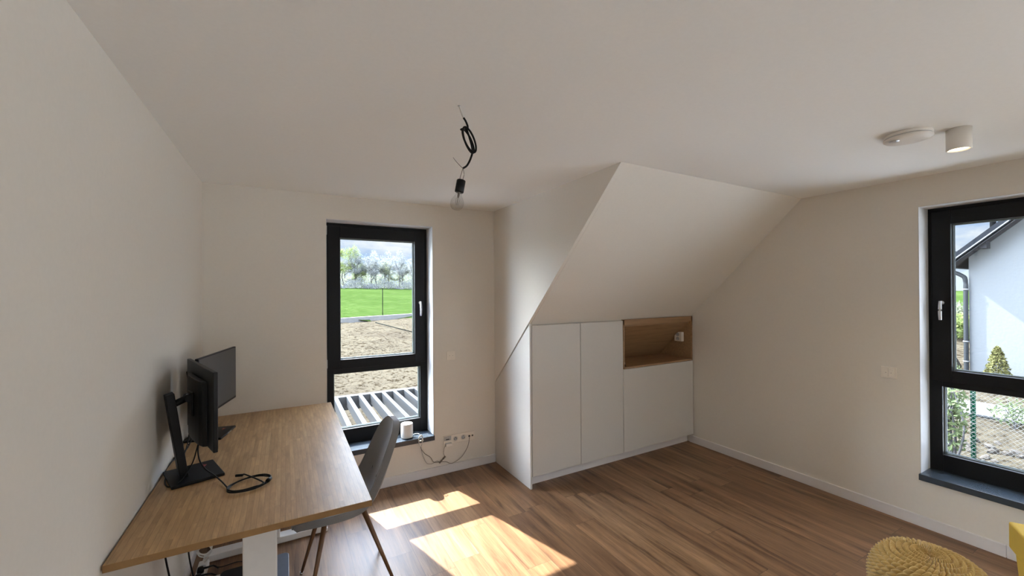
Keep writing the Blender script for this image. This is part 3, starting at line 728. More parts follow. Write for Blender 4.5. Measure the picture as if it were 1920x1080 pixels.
cable(bm, [(-.445, 3.14, 1.06), (-.455, 3.10, .98), (-.47, 3.04, .915), (-.49, 2.97, .89)], .0026)
tag(obj('display_cable', bm, M['black_cable']), 'bunch of black cables curling down behind the farther monitor', 'cable')

# under the desk
bm = nb(); cable(bm, [(-.5, 2.435, .838), (-.5, 2.455, .60), (-.497, 2.49, .50), (-.495, 2.55, .38), (-.485, 2.63, .18), (-.47, 2.75, .02)], .0042)
tag(obj('hanging_cable', bm, M['black_cable']), 'black cable hanging under the desk, nearest the camera by the wall', 'cable')
bm = nb(); cable(bm, [(-.49, 2.93, .838), (-.495, 2.955, .5), (-.495, 2.975, .30), (-.49, 3.05, .12), (-.47, 3.06, .01)], .0042)
tag(obj('hanging_cable', bm, M['black_cable']), 'second black cable hanging under the desk, just before the power strip', 'cable')
ps = thing('power_strip', 'white power strip with plugs on the floor under the desk by the wall', 'power strip', (-.46, 3.13, 0))
bm = nb(); box(bm, -.487, -.433, 2.93, 3.27, .001, .043); bevel(bm, .006, 3); obj('body', bm, M['white_plastic'], ps)
for k in range(4):
    bm = nb(); lathe(bm, [(0, 0), (.019, 0), (.019, .002), (0, .002)], (-.46, 2.98+k*.07, .0431), seg=20); obj('socket_insert', bm, M['hinge'], ps)
for k, (yy_, m_, lb) in enumerate(((2.985, 'black_plastic', 'black angled plug nearest in the power strip'), (3.055, 'black_plastic', 'black round plug in the middle of the power strip'), (3.13, 'black_plastic', 'black plug at the far end of the power strip'))):
    bm = nb(); lathe(bm, [(0, 0), (.018, 0), (.019, .012), (.014, .032), (0, .034)], (-.46, yy_, .0455), seg=20)
    tube(bm, [(-.45, yy_, .066), (-.425, yy_+.004, .064), (-.40, yy_+.02+.01*k, .045), (-.375, yy_+.04, .02)], .006, 8, rr=lambda t: .0075-.004*t)
    tag(obj('plug', bm, M[m_]), lb, 'plug')
bm = nb(); box(bm, -.405, -.35, 2.985, 3.055, .0, .045); bevel(bm, .005, 2)
tube(bm, [(-.355, 3.03, .04), (-.34, 3.03, .055), (-.345, 3.0, .06)], .004, 6)
tag(obj('power_adapter', bm, M['white_plastic']), 'white power adapter block beside the power strip under the desk', 'adapter')
bm = nb()
pts = [(-.50, 3.22, .40), (-.47, 3.21, .24)]
for i in range(26):
    a = i/10*2*PI; pts.append((-.448+.036*math.cos(a), 3.20+.012*math.sin(a*.37), .150+.036*math.sin(a)-.0006*i))
pts += [(-.43, 3.21, .09), (-.445, 3.23, .06), (-.455, 3.24, .045)]
cable(bm, pts, .0035); tag(obj('white_cable_coil', bm, M['white_cable']), 'coiled white cable hanging above the power strip under the desk', 'cable')
bm = nb(); cable(bm, [(-.40, 3.19, .03), (-.36, 3.19, .012), (-.28, 3.21, .006), (-.22, 3.18, .005), (-.19, 3.14, .006), (-.175, 3.17, .08), (-.168, 3.22, .16), (-.165, 3.30, .30)], .0026)
tag(obj('thin_cable', bm, M['black_cable']), 'thin black cable crossing the floor between power strip and desk leg', 'cable')
fr = thing('footrest', 'low black box with a rounded blue grey edge on the floor under the desk', 'footrest', (-.16, 2.80, 0))
bm = nb()
def rrect(x0, x1, y0, y1, r_, n_=6):
    o_ = []
    for (cx_, cy_, a0) in ((x1-r_, y1-r_, 0), (x0+r_, y1-r_, PI/2), (x0+r_, y0+r_, PI), (x1-r_, y0+r_, 1.5*PI)):
        for k in range(n_+1): o_.append((cx_+r_*math.cos(a0+PI/2*k/n_), cy_+r_*math.sin(a0+PI/2*k/n_)))
    return o_
prism(bm, rrect(-.34, -.015, 2.62, 2.985, .03), 2, .0, .098); bevel(bm, .003, 2, 50); obj('body', bm, M['black_plastic'], fr)
bm = nb(); prism(bm, rrect(-.062, .016, 2.615, 2.99, .028), 2, .004, .102); bevel(bm, .003, 2, 50); obj('side_cover', bm, M['bluegrey'], fr, 'blue grey rounded end cover')

# ------------------------------------------------------------------ chair
CYc = 2.68
ch = thing('chair', 'grey upholstered shell chair with brown tapered legs pulled up to the desk', 'chair', (.33, CYc, 0))
P_ = [(.040, .462, .15, .000), (.075, .482, .185, .004), (.15, .486, .212, .012), (.25, .480, .222, .022), (.34, .478, .225, .034), (.415, .492, .222, .046), (.47, .535, .214, .052), (.508, .60, .206, .050), (.538, .68, .198, .044), (.565, .76, .188, .036), (.59, .84, .172, .026), (.606, .895, .142, .016), (.615, .930, .098, .008), (.619, .946, .05, .003)]
def samp(P_, n_):
    out = []
    m_ = len(P_)-1
    for i in range(n_+1):
        t = i/n_*m_; k = min(int(t), m_-1); f = t-k
        p0 = P_[max(k-1, 0)]; p1 = P_[k]; p2 = P_[k+1]; p3 = P_[min(k+2, m_)]
        out.append(tuple(.5*((2*b)+(-a+c)*f+(2*a-5*b+4*c-d)*f*f+(-a+3*b-3*c+d)*f**3) for a, b, c, d in zip(p0, p1, p2, p3)))
    return out
S = samp(P_, 40); bm = nb(); NV = 20; rows = []
for i, (x, z, w_, c_) in enumerate(S):
    a = S[max(i-1, 0)]; b = S[min(i+1, len(S)-1)]; tx, tz = b[0]-a[0], b[1]-a[1]; L_ = math.hypot(tx, tz); nx, nz_ = -tz/L_, tx/L_
    row = []
    for j in range(NV+1):
        v = j/NV*2-1; e_ = c_*abs(v)**2.4
        row.append(bm.verts.new((x+nx*e_, CYc+w_*v, z+nz_*e_)))
    rows.append(row)
for a, b in zip(rows, rows[1:]):
    for j in range(NV):
        f = bm.faces.new((a[j], b[j], b[j+1], a[j+1])); f.smooth = True
bmesh.ops.recalc_face_normals(bm, faces=bm.faces)
sh = obj('shell', bm, M['grey_fabric'], ch)
so = sh.modifiers.new('thick', 'SOLIDIFY'); so.thickness = .040; so.offset = 0
bv = sh.modifiers.new('round', 'BEVEL'); bv.width = .017; bv.segments = 4; bv.limit_method = 'ANGLE'; bv.angle_limit = math.radians(50)
# seam piping round the rim
bm = nb()
rim = [rows_ for rows_ in ()]
edge = []
for i, (x, z, w_, c_) in enumerate(S):
    a = S[max(i-1, 0)]; b = S[min(i+1, len(S)-1)]; tx, tz = b[0]-a[0], b[1]-a[1]; L_ = math.hypot(tx, tz); nx, nz_ = -tz/L_, tx/L_
    edge.append(((x+nx*(c_+.0185), z+nz_*(c_+.0185)), w_-.006))
pl = [(p_[0], CYc-w_, p_[1]) for p_, w_ in edge] + [(p_[0], CYc+w_, p_[1]) for p_, w_ in reversed(edge)]
tube(bm, pl[::2], .0028, 6, closed=True); obj('piping', bm, M['grey_fabric'], sh)
for yy_ in (-.07, .07):
    bm = nb(); lathe(bm, [(0, 0), (.010, 0), (.009, .003), (0, .005)], (.4905, CYc+yy_, .632), (-.9, 0, .42), 16); obj('button', bm, M['grey_fabric'], sh)
for (tp, ft) in (((.405, CYc-.10, .462), (.578, CYc-.215, 0)), ((.405, CYc+.10, .462), (.570, CYc+.222, 0)), ((.20, CYc-.11, .462), (.098, CYc-.205, 0)), ((.20, CYc+.10, .462), (.083, CYc+.20, 0))):
    tp, ft = Vector(tp), Vector(ft); d_ = tp-ft; f1 = ft+d_*.028
    bm = nb(); tube(bm, [f1, tp], .012, 16, smooth=False, rr=lambda t: .0085+.0065*t); lg = obj('leg', bm, M['leg_wood'], ch)
    bm = nb(); tube(bm, [ft+d_*.006, f1+d_*.002], .009, 14, smooth=False); tube(bm, [ft, ft+d_*.012], .0085, 14, smooth=False); obj('leg_tip', bm, M['chrome'], lg, 'chrome foot tip')
bm = nb()
for a, b in (((.405, CYc-.10, .455), (.20, CYc+.10, .455)), ((.405, CYc+.10, .455), (.20, CYc-.11, .455))): tube(bm, [a, b], .009, 10, smooth=False)
obj('underframe', bm, M['black_plastic'], ch)

# ------------------------------------------------------------------ knitted pouf
PX_, PY_, PR, PH = 2.90, .785, .226, .368
bm = nb(); NT_, NP = 900, 300; rows = []
prof = []
for i in range(61):
    a = i/60*PI            # 0 top centre .. PI bottom centre
    r0 = PR*(abs(math.sin(a))**.62); z0 = PH/2+PH/2*(math.copysign(abs(math.cos(a))**.70, math.cos(a)))
    prof.append((r0, z0))
cum = [0]
for a, b in zip(prof, prof[1:]): cum.append(cum[-1]+math.hypot(b[0]-a[0], b[1]-a[1]))
tot = cum[-1]; ROWS = 27; NST = 44
def at_len(s_):
    k = 0
    while k < 59 and cum[k+1] < s_: k += 1
    f = (s_-cum[k])/max(1e-9, cum[k+1]-cum[k]); a, b = prof[k], prof[k+1]
    dx, dz = b[0]-a[0], b[1]-a[1]; L_ = math.hypot(dx, dz) or 1
    return a[0]+dx*f, a[1]+dz*f, -dz/L_, dx/L_
for i in range(NP+1):
    s_ = tot*i/NP*.86; r_, z0, nx, nz_ = at_len(s_)
    rc = s_/tot*ROWS; fr_ = rc-math.floor(rc); up = abs(math.sin(PI*fr_))**.5
    row = []
    nst = NST
    fade = min(1, r_/.05)
    for j in range(NT_):
        th = 2*PI*j/NT_
        st_ = th/(2*PI)*nst+(.5 if int(rc) % 2 else 0)+ .8*(fr_-.5)
        q_ = abs(math.sin(PI*st_))**.6
        wob = .0025*math.sin(th*3+rc*.7)
        d_ = (.024*up*(.10+.90*q_)*fade + wob*fade)
        if r_ < .05: d_ -= .012*(1-r_/.05)**1.5 - .004*math.cos(th*10)*(r_/.05)
        rr_ = max(.0015, r_+(-nx if False else abs(nx))*d_) if nx >= 0 else r_+nx*d_
        row.append(bm.verts.new((PX_+rr_*math.cos(th), PY_+rr_*math.sin(th), z0+d_*(-nz_ if nz_ < 0 else nz_)*(1 if z0 > PH/2 else -1))))
    rows.append(row)
for a, b in zip(rows, rows[1:]):
    for j in range(NT_):
        f = bm.faces.new((a[j], b[j], b[(j+1) % NT_], a[(j+1) % NT_])); f.smooth = True
bm.faces.new(rows[0]); bm.faces.new(list(reversed(rows[-1])))
lo = min(v.co.z for v in bm.verts)
bmesh.ops.translate(bm, verts=bm.verts, vec=(0, 0, -lo))
bmesh.ops.recalc_face_normals(bm, faces=bm.faces)
tag(obj('pouf', bm, M['pouf_yarn']), 'round ochre knitted pouf standing on the floor at the bottom right', 'pouf')

# ------------------------------------------------------------------ yellow armchair (mostly outside the picture)
ac = thing('armchair', 'bright yellow fabric armchair, only its corner beside the right window wall', 'armchair', (3.57, .645, 0), math.radians(-154))
def AL(nm, bm, m, lab=None, par=None): return obj(nm, bm, m, par or ac, lab, local=True)
# local: +x along the front edge, +y ... the piece lies in x 0..0.78, y 0..0.75
bm = nb(); vs = box(bm, 0, .78, 0, .16, .30, .45)
bevel(bm, .012, 3); AL('arm_pad', bm, M['yellow_fabric'])
bm = nb(); vs = box(bm, .03, .75, .012, .148, .10, .305)
for v in vs:
    if v.co.z < .2: v.co.x = .39+(v.co.x-.39)*.82
bevel(bm, .02, 3); AL('arm_body', bm, M['yellow_fabric'])
bm = nb(); box(bm, .03, .76, .165, .62, .28, .42); bevel(bm, .03, 4); AL('seat_cushion', bm, M['yellow_fabric'])
bm = nb(); box(bm, .05, .74, .15, .64, .12, .28); bevel(bm, .015, 3); AL('base', bm, M['yellow_fabric'])
bm = nb(); box(bm, 0, .78, .625, .785, .30, .45); bevel(bm, .012, 3); AL('arm_pad', bm, M['yellow_fabric'])
for (lx, ly) in ((.12, .08), (.66, .08), (.12, .6), (.66, .6)):
    bm = nb(); tube(bm, [(lx, ly, 0), (lx, ly, .13)], .018, 12, smooth=False, rr=lambda t: .012+.008*t); AL('leg', bm, M['leg_wood'])

# ================================================================== outside
def sm(t): t = max(0, min(1, t)); return t*t*(3-2*t)
def kerb_y(x): return 33.2+.5*(x-3.6)
def hgt(x, y):
    ky = kerb_y(x)
    t = sm((y-9)/(ky-9)) if y < ky else 1
    a = -2.4+1.85*t
    if y > ky: a = -.20+3.3*sm((y-ky)/88)**.8 if y-ky > .3 else -.55
    b = -1.0+.95*sm((x-20)/9)+1.8*sm((x-32)/30)
    if x > 5:
        q = sm((y/max(x, 1)-.42)/.5)
        return b*(1-q)+a*q
    return a
def soil_noise(x, y):
    return .05*math.sin(x*2.3+math.sin(y*1.7)*2)*math.sin(y*2.9+math.sin(x*1.3))+.03*math.sin(x*6.1+y*3.3)*math.sin(y*7.7-x*2.1)
def grid(bm, xs, ys, fn, keep):
    vs = {}
    def V(i, j):
        if (i, j) not in vs: vs[(i, j)] = bm.verts.new((xs[i], ys[j], fn(xs[i], ys[j])))
        return vs[(i, j)]
    for i in range(len(xs)-1):
        for j in range(len(ys)-1):
            if keep((xs[i]+xs[i+1])/2, (ys[j]+ys[j+1])/2):
                f = bm.faces.new((V(i, j), V(i+1, j), V(i+1, j+1), V(i, j+1))); f.smooth = True
def rng(a, b, n): return [a+(b-a)*i/n for i in range(n+1)]
bm = nb(); grid(bm, rng(-22, 46, 230), rng(-14, 52, 230), lambda x, y: hgt(x, y)+soil_noise(x, y), lambda x, y: (y < kerb_y(x)+.4) and not (-1.5 < x < 4.8 and y < 4.4))
struct('ground', bm, M['soil'])
bm = nb(); grid(bm, rng(-60, 120, 90), rng(22, 190, 100), lambda x, y: hgt(x, y)+.02*math.sin(x*1.7)*math.sin(y*1.3), lambda x, y: y > kerb_y(x)+.2 and (x < 0 or y/x > .55))
struct('field', bm, M['field'])
bm = nb(); grid(bm, rng(40, 120, 30), rng(-30, 60, 40), lambda x, y: hgt(x, y)+.06, lambda x, y: y/x <= .60)
struct('meadow', bm, M['field'])
# added pale slabs out of view, bounce sunlight in through the windows
M['bounce_slab'] = mat('bounce_slab_pale', (.80, .79, .765), .9, var=.06, scale=2, spec=0)
bm = nb(); box(bm, -15, -1.9, 6.0, 24, -2.9, -2.27)
for v in bm.verts:
    if v.co.y > 20: v.co.z += .55
struct('bounce_slab', bm, M['bounce_slab'])
bm = nb(); box(bm, 6.2, 17, -13, .2, -1.4, -.90); struct('bounce_slab_right', bm, M['bounce_slab'])
# low concrete kerb wall between bare soil and the field
bm = nb()
kd = Vector((1, .5, 0)).normalized(); kn = Vector((-.5, 1, 0)).normalized()
p0 = Vector((-16, kerb_y(-16), 0)); L_ = 60
vs = box(bm, 0, L_, -.12, .12, -.95, -.17)
for v in vs: v.co = p0+kd*v.co.x+kn*v.co.y+Vector((0, 0, v.co.z))
bevel(bm, .02, 1); tag(obj('kerb_wall', bm, M['kerb']), 'low pale concrete kerb between the bare soil and the green field', 'kerb')
# dark fence posts on the kerb
for (x, lab) in ((7.15, 'slim dark fence post on the kerb in the middle of the tall window'), (13.6, 'slim dark fence post on the kerb, hidden right of the tall window'), (.7, 'slim dark fence post on the kerb, hidden left of the tall window')):
    bm = nb(); lathe(bm, [(0, -.30), (.03, -.30), (.03, 1.98), (0, 2.0)], (x, kerb_y(x)+.02, -.17+.28), seg=10)
    tag(obj('fence_post', bm, M['post_dark']), lab, 'post', 'dark posts along the kerb')
bm = nb(); tube(bm, [(5.9, 31.5, hgt(5.9, 31.5)+.12), (7.5, 26.2, hgt(7.5, 26.2)+.14)], .03, 6, smooth=False)
tag(obj('lying_pole', bm, M['post_dark']), 'dark pole lying slanting on the bare soil below the fence post', 'pole')

# ---- trees
def leaf_quad(bm, c, s_, rnd):
    n_ = Vector((rnd.gauss(0, 1), rnd.gauss(0, 1), rnd.gauss(0, 1))).normalized(); a = n_.orthogonal().normalized(); b = n_.cross(a)
    an = rnd.random()*6.28; a, b = a*math.cos(an)+b*math.sin(an), -a*math.sin(an)+b*math.cos(an)
    L_, W_ = s_*(.7+.6*rnd.random()), s_*.42
    v = [bm.verts.new(c-a*L_), bm.verts.new(c+b*W_+n_*s_*.12), bm.verts.new(c+a*L_), bm.verts.new(c-b*W_+n_*s_*.12)]
    bm.faces.new(v)
def tree_mesh(seed, h, spread, nleaf, leafs, lo=.25):
    rnd = random.Random(seed); bw = nb(); bl = nb(); tips = []
    def br(p, d, L, r, lvl):
        q = p+d*L; mid = (p+q)/2+Vector((rnd.gauss(0, 1), rnd.gauss(0, 1), 0))*L*.06
        tube(bw, [p, mid, q], r, 5 if lvl < 2 else 3, smooth=False, caps=False, rr=lambda t: r*(1-.45*t))
        if lvl >= 2: tips.append((mid, L)); tips.append((q, L))
        if lvl == 4: return
        for k in range(3 if lvl else 6):
            t = .35+.65*rnd.random() if lvl else lo+(1-lo)*(k+.5)/6
            s0 = p+(q-p)*t
            nd = (d*(.75 if lvl else .55)+Vector((rnd.gauss(0, 1), rnd.gauss(0, 1), rnd.gauss(0, .4)+.25))*spread).normalized()
            br(s0, nd, L*(.52+.2*rnd.random())*(1 if lvl else .75), r*.55, lvl+1)
    br(Vector((0, 0, -.3)), Vector((rnd.gauss(0, .03), rnd.gauss(0, .03), 1)).normalized(), h*.72, h*.016, 0)
    for i in range(nleaf):
        c, L = tips[rnd.randrange(len(tips))]
        leaf_quad(bl, c+Vector((rnd.gauss(0, 1), rnd.gauss(0, 1), rnd.gauss(0, 1)))*L*.33, leafs, rnd)
    return bw, bl
protos = []
def make_tree(kind, seed, h, spread, nleaf, leafs, lm):
    r = thing(kind, None, 'tree')
    a, b = tree_mesh(seed, h, spread, nleaf, leafs)
    obj('trunk', a, M['twig'], r, local=True); obj('foliage', b, M[lm], r, local=True)
    return r
TP = [make_tree('bare_tree', 11, 10.5, .55, 4200, .16, 'leaf_white'), make_tree('bare_tree', 23, 9.5, .62, 4200, .16, 'leaf_pale'), make_tree('green_tree', 35, 11, .55, 5200, .20, 'leaf_green')]
used = set()
# (pixel-free) positions along the far edge of the field, left to right
TSC = .80
row = [(-4, 112, 1, 1.0), (2.5, 114, 2, .98), (7.5, 112, 0, .92), (11.2, 110, 2, 1.02), (13.6, 113, 2, 1.05), (15.8, 111, 0, .98), (17.8, 114, 1, .88), (19.6, 110, 0, .90), (21.4, 113, 0, .98), (23.2, 111, 1, .93), (25.0, 114, 0, 1.0), (26.8, 110, 0, .98), (28.6, 113, 1, .90), (30.6, 110, 0, .86), (32.6, 113, 2, .82), (37, 112, 1, .9), (42, 113, 0, .95), (48, 112, 2, 1.0)]
words = ['far outside the window to the left', 'second beyond the left window edge', 'just hidden left of the window glass', 'at the left edge of the window, green crowned', 'tall and green, left in the window', 'third from the left in the window', 'low one left of the middle', 'short one just left of the window middle', 'in the middle of the window', 'just right of the window middle', 'tall one right of the fence post', 'broad one over the right half of the glass', 'fourth from the right glass edge', 'third from the right glass edge', 'green tinged at the right edge of the glass', 'just hidden right of the window glass', 'second beyond the right window edge', 'far outside the window to the right']
for (x, y, k, s_), wd in zip(row, words):
    o = TP[k] if k not in used else copy_tree(TP[k])
    used.add(k)
    o.location = (x, y, hgt(x, y)-.1); o.scale = (s_*TSC,)*3; o.rotation_euler = (0, 0, x*1.7)
    o['label'] = ('leafy green spring tree' if k == 2 else 'pale bare spring tree')+' beyond the field, '+wd
    o['category'] = 'tree'; o['group'] = 'trees beyond the field'
# undergrowth along the edge of the wood
rnd = random.Random(5); bm = nb()
for i in range(15000):
    x = rnd.uniform(-8, 52); y = rnd.uniform(105, 112); z = hgt(x, y)
    hh = 1.7+.9*math.sin(x*.9)+.6*math.sin(x*2.3+1)
    leaf_quad(bm, Vector((x, y, z+rnd.random()**.8*hh)), .17, rnd)
tag(obj('undergrowth', bm, M['leaf_white']), 'pale tangled undergrowth along the foot of the trees beyond the field', 'undergrowth', None, 'stuff')
bm = nb()
for i in range(16000):
    x = rnd.uniform(-10, 60); y = rnd.uniform(116, 126); z = hgt(x, y)
    leaf_quad(bm, Vector((x, y, z+rnd.random()*(4.6+1.0*math.sin(x*.7)+.7*math.sin(x*1.9)))), .22, rnd)
tag(obj('woodland', bm, M['leaf_pale']), 'dense pale wood standing behind the first row of trees', 'woodland', None, 'stuff')

# ---- louvred terrace roof below the tall window
pg = thing('pergola', 'white metal terrace roof with open louvre blades just below the tall window', 'pergola', (1.5, 6.2, -2.4))
PZ = -.10; PY0, PY1 = 4.45, 7.80
bm = nb(); box(bm, -1.6, 4.2, PY1, PY1+.13, PZ-.24, PZ); bevel(bm, .006); obj('front_beam', bm, M['alu'], pg)
bm = nb(); box(bm, -1.6, 4.2, PY0-.15, PY0, PZ-.24, PZ); bevel(bm, .006); obj('rear_beam', bm, M['alu'], pg)
for xx in (-1.6, 4.08):
    bm = nb(); box(bm, xx, xx+.12, PY0, PY1, PZ-.24, PZ); bevel(bm, .006); obj('side_beam', bm, M['alu'], pg)
    for yy_ in (PY0-.14, PY1+.005):
        bm = nb(); box(bm, xx+.002, xx+.118, yy_, yy_+.12, -2.4, PZ-.241); obj('post', bm, M['alu'], pg)
k = 0; x = .782
xs_ = [x+.2045*i for i in range(-11, 17)]
for xx in xs_:
    bm = nb()
    prism(bm, [(xx-.032, PZ), (xx+.032, PZ), (xx+.032, PZ-.012), (xx-.012, PZ-.020), (xx-.020, PZ-.165), (xx-.032, PZ-.165)], 1, PY0+.002, PY1-.002)
    box(bm, xx+.002, xx+.006, PY0+.002, PY1-.002, PZ, PZ+.006)
    obj('louvre_blade', bm, M['alu'], pg)
# ground items seen through the blades
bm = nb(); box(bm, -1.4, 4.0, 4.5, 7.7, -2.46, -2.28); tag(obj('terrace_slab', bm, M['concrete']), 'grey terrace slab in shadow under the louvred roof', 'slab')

# ---- neighbouring house
nh = thing('house', 'white rendered gable house with grey roof seen through the right window', 'house', (22, -1.5, -1.0))
GX, CYn, RYn = 18.0, 3.965, -1.6
def rz_(y): return 2.60-(y-4.12)*.94          # underside of the verge
bm = nb(); prism(bm, [(CYn, -1.2), (CYn, rz_(CYn)+.02), (RYn, rz_(RYn)+.02), (2*RYn-CYn, rz_(CYn)+.02), (2*RYn-CYn, -1.2)], 0, GX, GX+11)
obj('house_wall', bm, M['render'], nh)
OV = .50
ey = 4.32
for sgn in (1, -1):
    def Y(y): return y if sgn > 0 else 2*RYn-y
    bm = nb(); prism(bm, [(Y(ey), rz_(ey)+.03), (Y(RYn), rz_(RYn)+.03), (Y(RYn), rz_(RYn)+.30), (Y(ey), rz_(ey)+.25)], 0, GX-OV, GX+11.4); obj('roof_slope', bm, M['roof_grey'], nh)
    bm = nb(); prism(bm, [(Y(ey), rz_(ey)+.055), (Y(RYn), rz_(RYn)+.055), (Y(RYn), rz_(RYn)+.095), (Y(ey), rz_(ey)+.095)], 0, GX-OV-.03, GX-OV+.02); obj('verge_flashing', bm, M['roof_edge'], nh, 'light metal strip along the roof verge')
    bm = nb(); prism(bm, [(Y(ey-.04), rz_(ey)+.0), (Y(RYn), rz_(RYn)-.02), (Y(RYn), rz_(RYn)+.03), (Y(ey-.04), rz_(ey)+.03)], 0, GX-OV+.03, GX+11.3); obj('soffit', bm, M['soffit'], nh)
for yy_ in (3.60, -1.65, -6.9):
    bm = nb(); zz = rz_(yy_)-.16; box(bm, GX-OV+.12, GX+.02, yy_-.07, yy_+.07, zz, zz+.20); obj('purlin_end', bm, M['soffit'], nh)
bm = nb(); tube(bm, [(GX-OV-.05, ey+.06, rz_(ey)+.05), (GX+11.4, ey+.06, rz_(ey)+.05)], .065, 12, smooth=False); obj('gutter', bm, M['roof_edge'], nh)
bm = nb(); lathe(bm, [(0, 0), (.075, 0), (.075, 2.4), (.12, 2.4), (.12, 2.5), (0, 2.55)], (21, 4.255-.2, 2.9), seg=16); obj('flue_pipe', bm, M['pipe'], nh)
bm = nb(); tube(bm, [(GX-.04, 4.75, 2.40), (GX-.06, 4.35, 2.30), (GX-.06, 4.10, 2.16), (GX-.06, 4.02, 1.98), (GX-.06, 4.02, 1.2), (GX-.06, 4.02, -1.0)], .055, 12); dp = obj('downpipe', bm, M['pipe'], nh)
for zz in (1.72, .15, -.45):
    bm = nb(); lathe(bm, [(.058, 0), (.068, 0), (.068, .04), (.058, .04)], (GX-.06, 4.02, zz), seg=16); obj('pipe_bracket', bm, M['roof_edge'], dp)
# distant low house and hedge in the gap left of it
fh = thing('distant_house', 'small distant white house with blue grey roof left of the neighbouring gable', 'house', (56, 14.0, 1.0))
bm = nb(); prism(bm, [(10.5, 0), (10.5, 3.6), (13.2, 5.2), (16, 3.6), (16, 0)], 0, 55, 62); obj('house_wall', bm, M['render'], fh)
bm = nb(); prism(bm, [(10.2, 3.4), (13.2, 5.25), (16.3, 3.4), (16.3, 3.65), (13.2, 5.5), (10.2, 3.65)], 0, 54.6, 62.4); obj('roof', bm, M['alu'], fh)

def leaf_cloud(bm, c, rx, ry, rzz, n, s_, rnd, power=.5):
    for i in range(n):
        d = Vector((rnd.gauss(0, 1), rnd.gauss(0, 1), rnd.gauss(0, 1))).normalized()*(rnd.random()**power)
        leaf_quad(bm, Vector((c[0]+d.x*rx, c[1]+d.y*ry, c[2]+d.z*rzz)), s_, rnd)
def shrub(name, label, cat, c, rx, ry, h, n, s_, m, stems=7, group=None):
    rnd = random.Random(int(c[0]*100)); r = thing(name, label, cat, c, 0, group)
    bm = nb()
    for i in range(stems):
        a = rnd.random()*6.28; t_ = rnd.random()
        e_ = Vector((c[0]+rx*.7*t_*math.cos(a), c[1]+ry*.7*t_*math.sin(a), c[2]+h*(.6+.35*rnd.random())))
        tube(bm, [Vector(c)-Vector((0, 0, .05)), (Vector(c)+e_)/2+Vector((rnd.gauss(0, .05)*h, rnd.gauss(0, .05)*h, 0)), e_], .012*h, 5, rr=lambda t: .012*h*(1-.7*t)+.002)
    obj('stems', bm, M['twig'], r)
    bm = nb(); leaf_cloud(bm, (c[0], c[1], c[2]+h*.55), rx, ry, h*.47, n, s_, rnd); obj('foliage', bm, M[m], r)
    return r
shrub('leafy_shrub', 'leafy green shrub at the fence, lower left in the right window', 'shrub', (9.12, 2.20, -1.02), .18, .18, 1.45, 420, .05, 'leaf_shrub')
shrub('small_shrub', 'small young shrub on the bare ground before the white house', 'shrub', (12.5, 2.16, -1.02), .35, .35, .62, 260, .045, 'leaf_shrub')
shrub('dark_shrub', 'low dark shrub at the foot of the downpipe', 'shrub', (16.6, 4.08, -1.02), .45, .3, .75, 420, .05, 'leaf_shrub')
shrub('yellow_bush', 'yellow green bush on the bank left of the downpipe', 'shrub', (25.5, 6.0, -.6), .9, .7, 1.35, 900, .09, 'leaf_green')
shrub('yellow_bush', 'second bush farther back on the bank left of the downpipe', 'shrub', (30, 7.2, -.1), 1.0, .9, 1.2, 900, .09, 'leaf_pale')
shrub('grass_clump', 'low tuft of grass beside the conifer at the house wall', 'grass', (16.7, 2.55, -1.02), .45, .2, .3, 300, .05, 'leaf_shrub', 4)
# little conifer
rnd = random.Random(3); r = thing('conifer', 'small yellow green conical conifer against the white house wall', 'tree', (16.7, 3.17, -1.02))
bm = nb()
for i in range(1800):
    t_ = rnd.random(); rad = .33*(1-t_)**.6*(.55+.45*rnd.random())*(1.0 if t_ > .12 else .85); a = rnd.random()*6.28
    leaf_quad(bm, Vector((16.7+rad*math.cos(a), 3.17+rad*math.sin(a), -.98+t_*1.18)), .045, rnd)
obj('foliage', bm, M['leaf_thuja'], r)
bm = nb(); tube(bm, [(16.7, 3.17, -1.05), (16.7, 3.17, .0)], .03, 6, smooth=False); obj('trunk', bm, M['twig'], r)
# rootball / tipped planter left of the pipe
bm = nb(); tube(bm, [(20.2, 4.75, -.95), (20.0, 4.95, -.35), (20.1, 5.25, .05)], .13, 8); tube(bm, [(20.0, 4.95, -.35), (20.2, 5.3, -.9)], .06, 6)
tag(obj('leaning_trunk', bm, M['stone']), 'dark leaning stump with branches left of the downpipe', 'stump')
# paving strip and hose
bm = nb(); box(bm, 12.9, 14.4, -6, 5, -1.1, -.93); bevel(bm, .01); tag(obj('paving_strip', bm, M['paving']), 'pale paved strip running before the white house', 'path')
bm = nb(); tube(bm, [(12.75, y_, -.93+.02*math.sin(y_*3)) for y_ in (-2, -.5, .6, 1.5, 2.4, 3.1, 3.6)], .03, 6)
tag(obj('garden_hose', bm, M['pipe']), 'grey hose lying along the near side of the pale strip', 'hose')
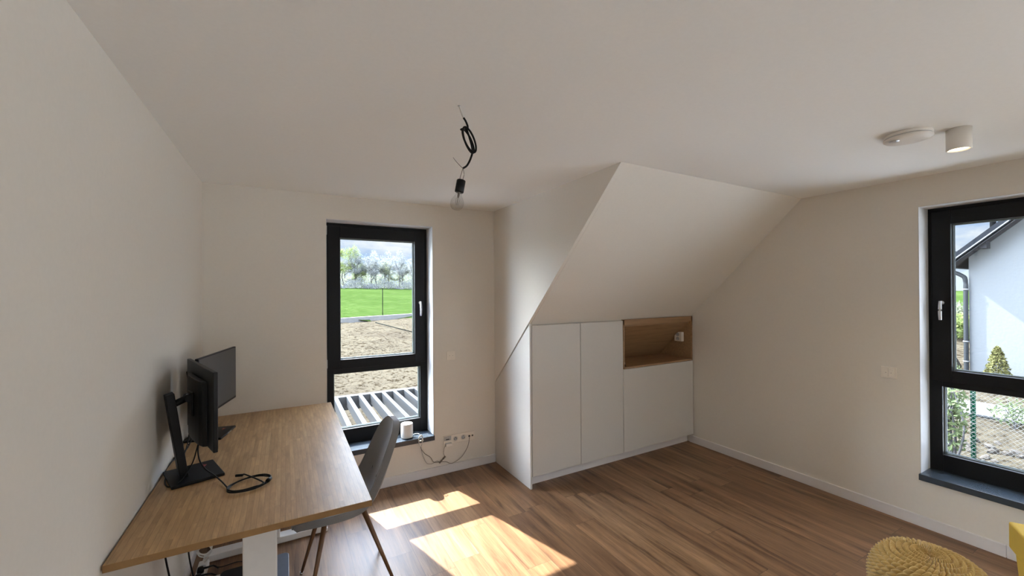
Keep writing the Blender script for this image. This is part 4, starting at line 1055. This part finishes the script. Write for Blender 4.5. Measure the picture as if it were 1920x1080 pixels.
# chain-link fence
fe = thing('chain_link_fence', 'green post chain-link fence on the ground outside the right window', 'fence', (9.45, 2.05, -1.0))
for yy_ in (2.05, -.45, 4.55):
    bm = nb(); lathe(bm, [(0, -.1), (.030, -.1), (.030, 1.36), (.033, 1.36), (.033, 1.39), (0, 1.40)], (9.45, yy_, -1.0), seg=16); p_ = obj('post', bm, M['green_post'], fe, 'green fence post')
    for k in range(9):
        bm = nb(); lathe(bm, [(.0305, 0), (.0345, .003), (.0305, .006)], (9.45, yy_, -.95+k*.15), seg=12); obj('wire_tie', bm, M['wire'], p_)
bm = nb(); s_ = .062; top_ = .25; bot_ = -.98
n0 = int((4.6+1.0)/s_)
for dirn in (1, -1):
    for i in range(-22, n0+22):
        y0 = -1.0+i*s_; pts = []
        # straight diagonal clipped to the panel
        yA, zA = y0, bot_; L_ = (top_-bot_); yB, zB = y0+dirn*L_, top_
        if max(yA, yB) < -1.0 or min(yA, yB) > 4.6: continue
        def clipf(y_lim):
            return (y_lim-yA)/(yB-yA)
        t0, t1 = 0, 1
        for lim in (-1.0, 4.6):
            t_ = clipf(lim)
            if (yA < -1.0 and lim == -1.0) or (yA > 4.6 and lim == 4.6): t0 = max(t0, t_)
            if (yB < -1.0 and lim == -1.0) or (yB > 4.6 and lim == 4.6): t1 = min(t1, t_)
        if t1 <= t0: continue
        tube(bm, [(9.41, yA+(yB-yA)*t0, zA+L_*t0), (9.41, yA+(yB-yA)*t1, zA+L_*t1)], .0020, 4, smooth=False, caps=False)
for zz in (-.9, -.35, .22): tube(bm, [(9.41, -1.0, zz), (9.41, 4.6, zz)], .002, 4, smooth=False, caps=False)
obj('wire_mesh', bm, M['wire'], fe)
# stones at the fence foot
rnd = random.Random(9)
def stone_bm(seed):
    rn = random.Random(seed); bm = nb(); bmesh.ops.create_icosphere(bm, subdivisions=2, radius=1)
    for v in bm.verts: v.co *= (.8+.35*rn.random()); v.co.z *= .6
    return bm
st0 = []
for k in range(4):
    o = obj('stone', stone_bm(k), M['stone'], None, local=True, loc=(0, 0, 0)); st0.append(o)
cnt = 0
for i in range(60):
    o = st0[i] if i < 4 else st0[i % 4].copy()
    if i >= 4: COL.objects.link(o)
    x = rnd.uniform(9.7, 11.2); y = rnd.uniform(.9, 2.5); s_ = rnd.uniform(.03, .085)
    o.location = (x, y, hgt(x, y)+soil_noise(x, y)+s_*.3); o.scale = (s_*1.2, s_, s_); o.rotation_euler = (rnd.random(), rnd.random(), rnd.random()*6)
    tag(o, 'small brown stone in the stony strip behind the chain-link fence', 'stone', 'stones behind the fence')
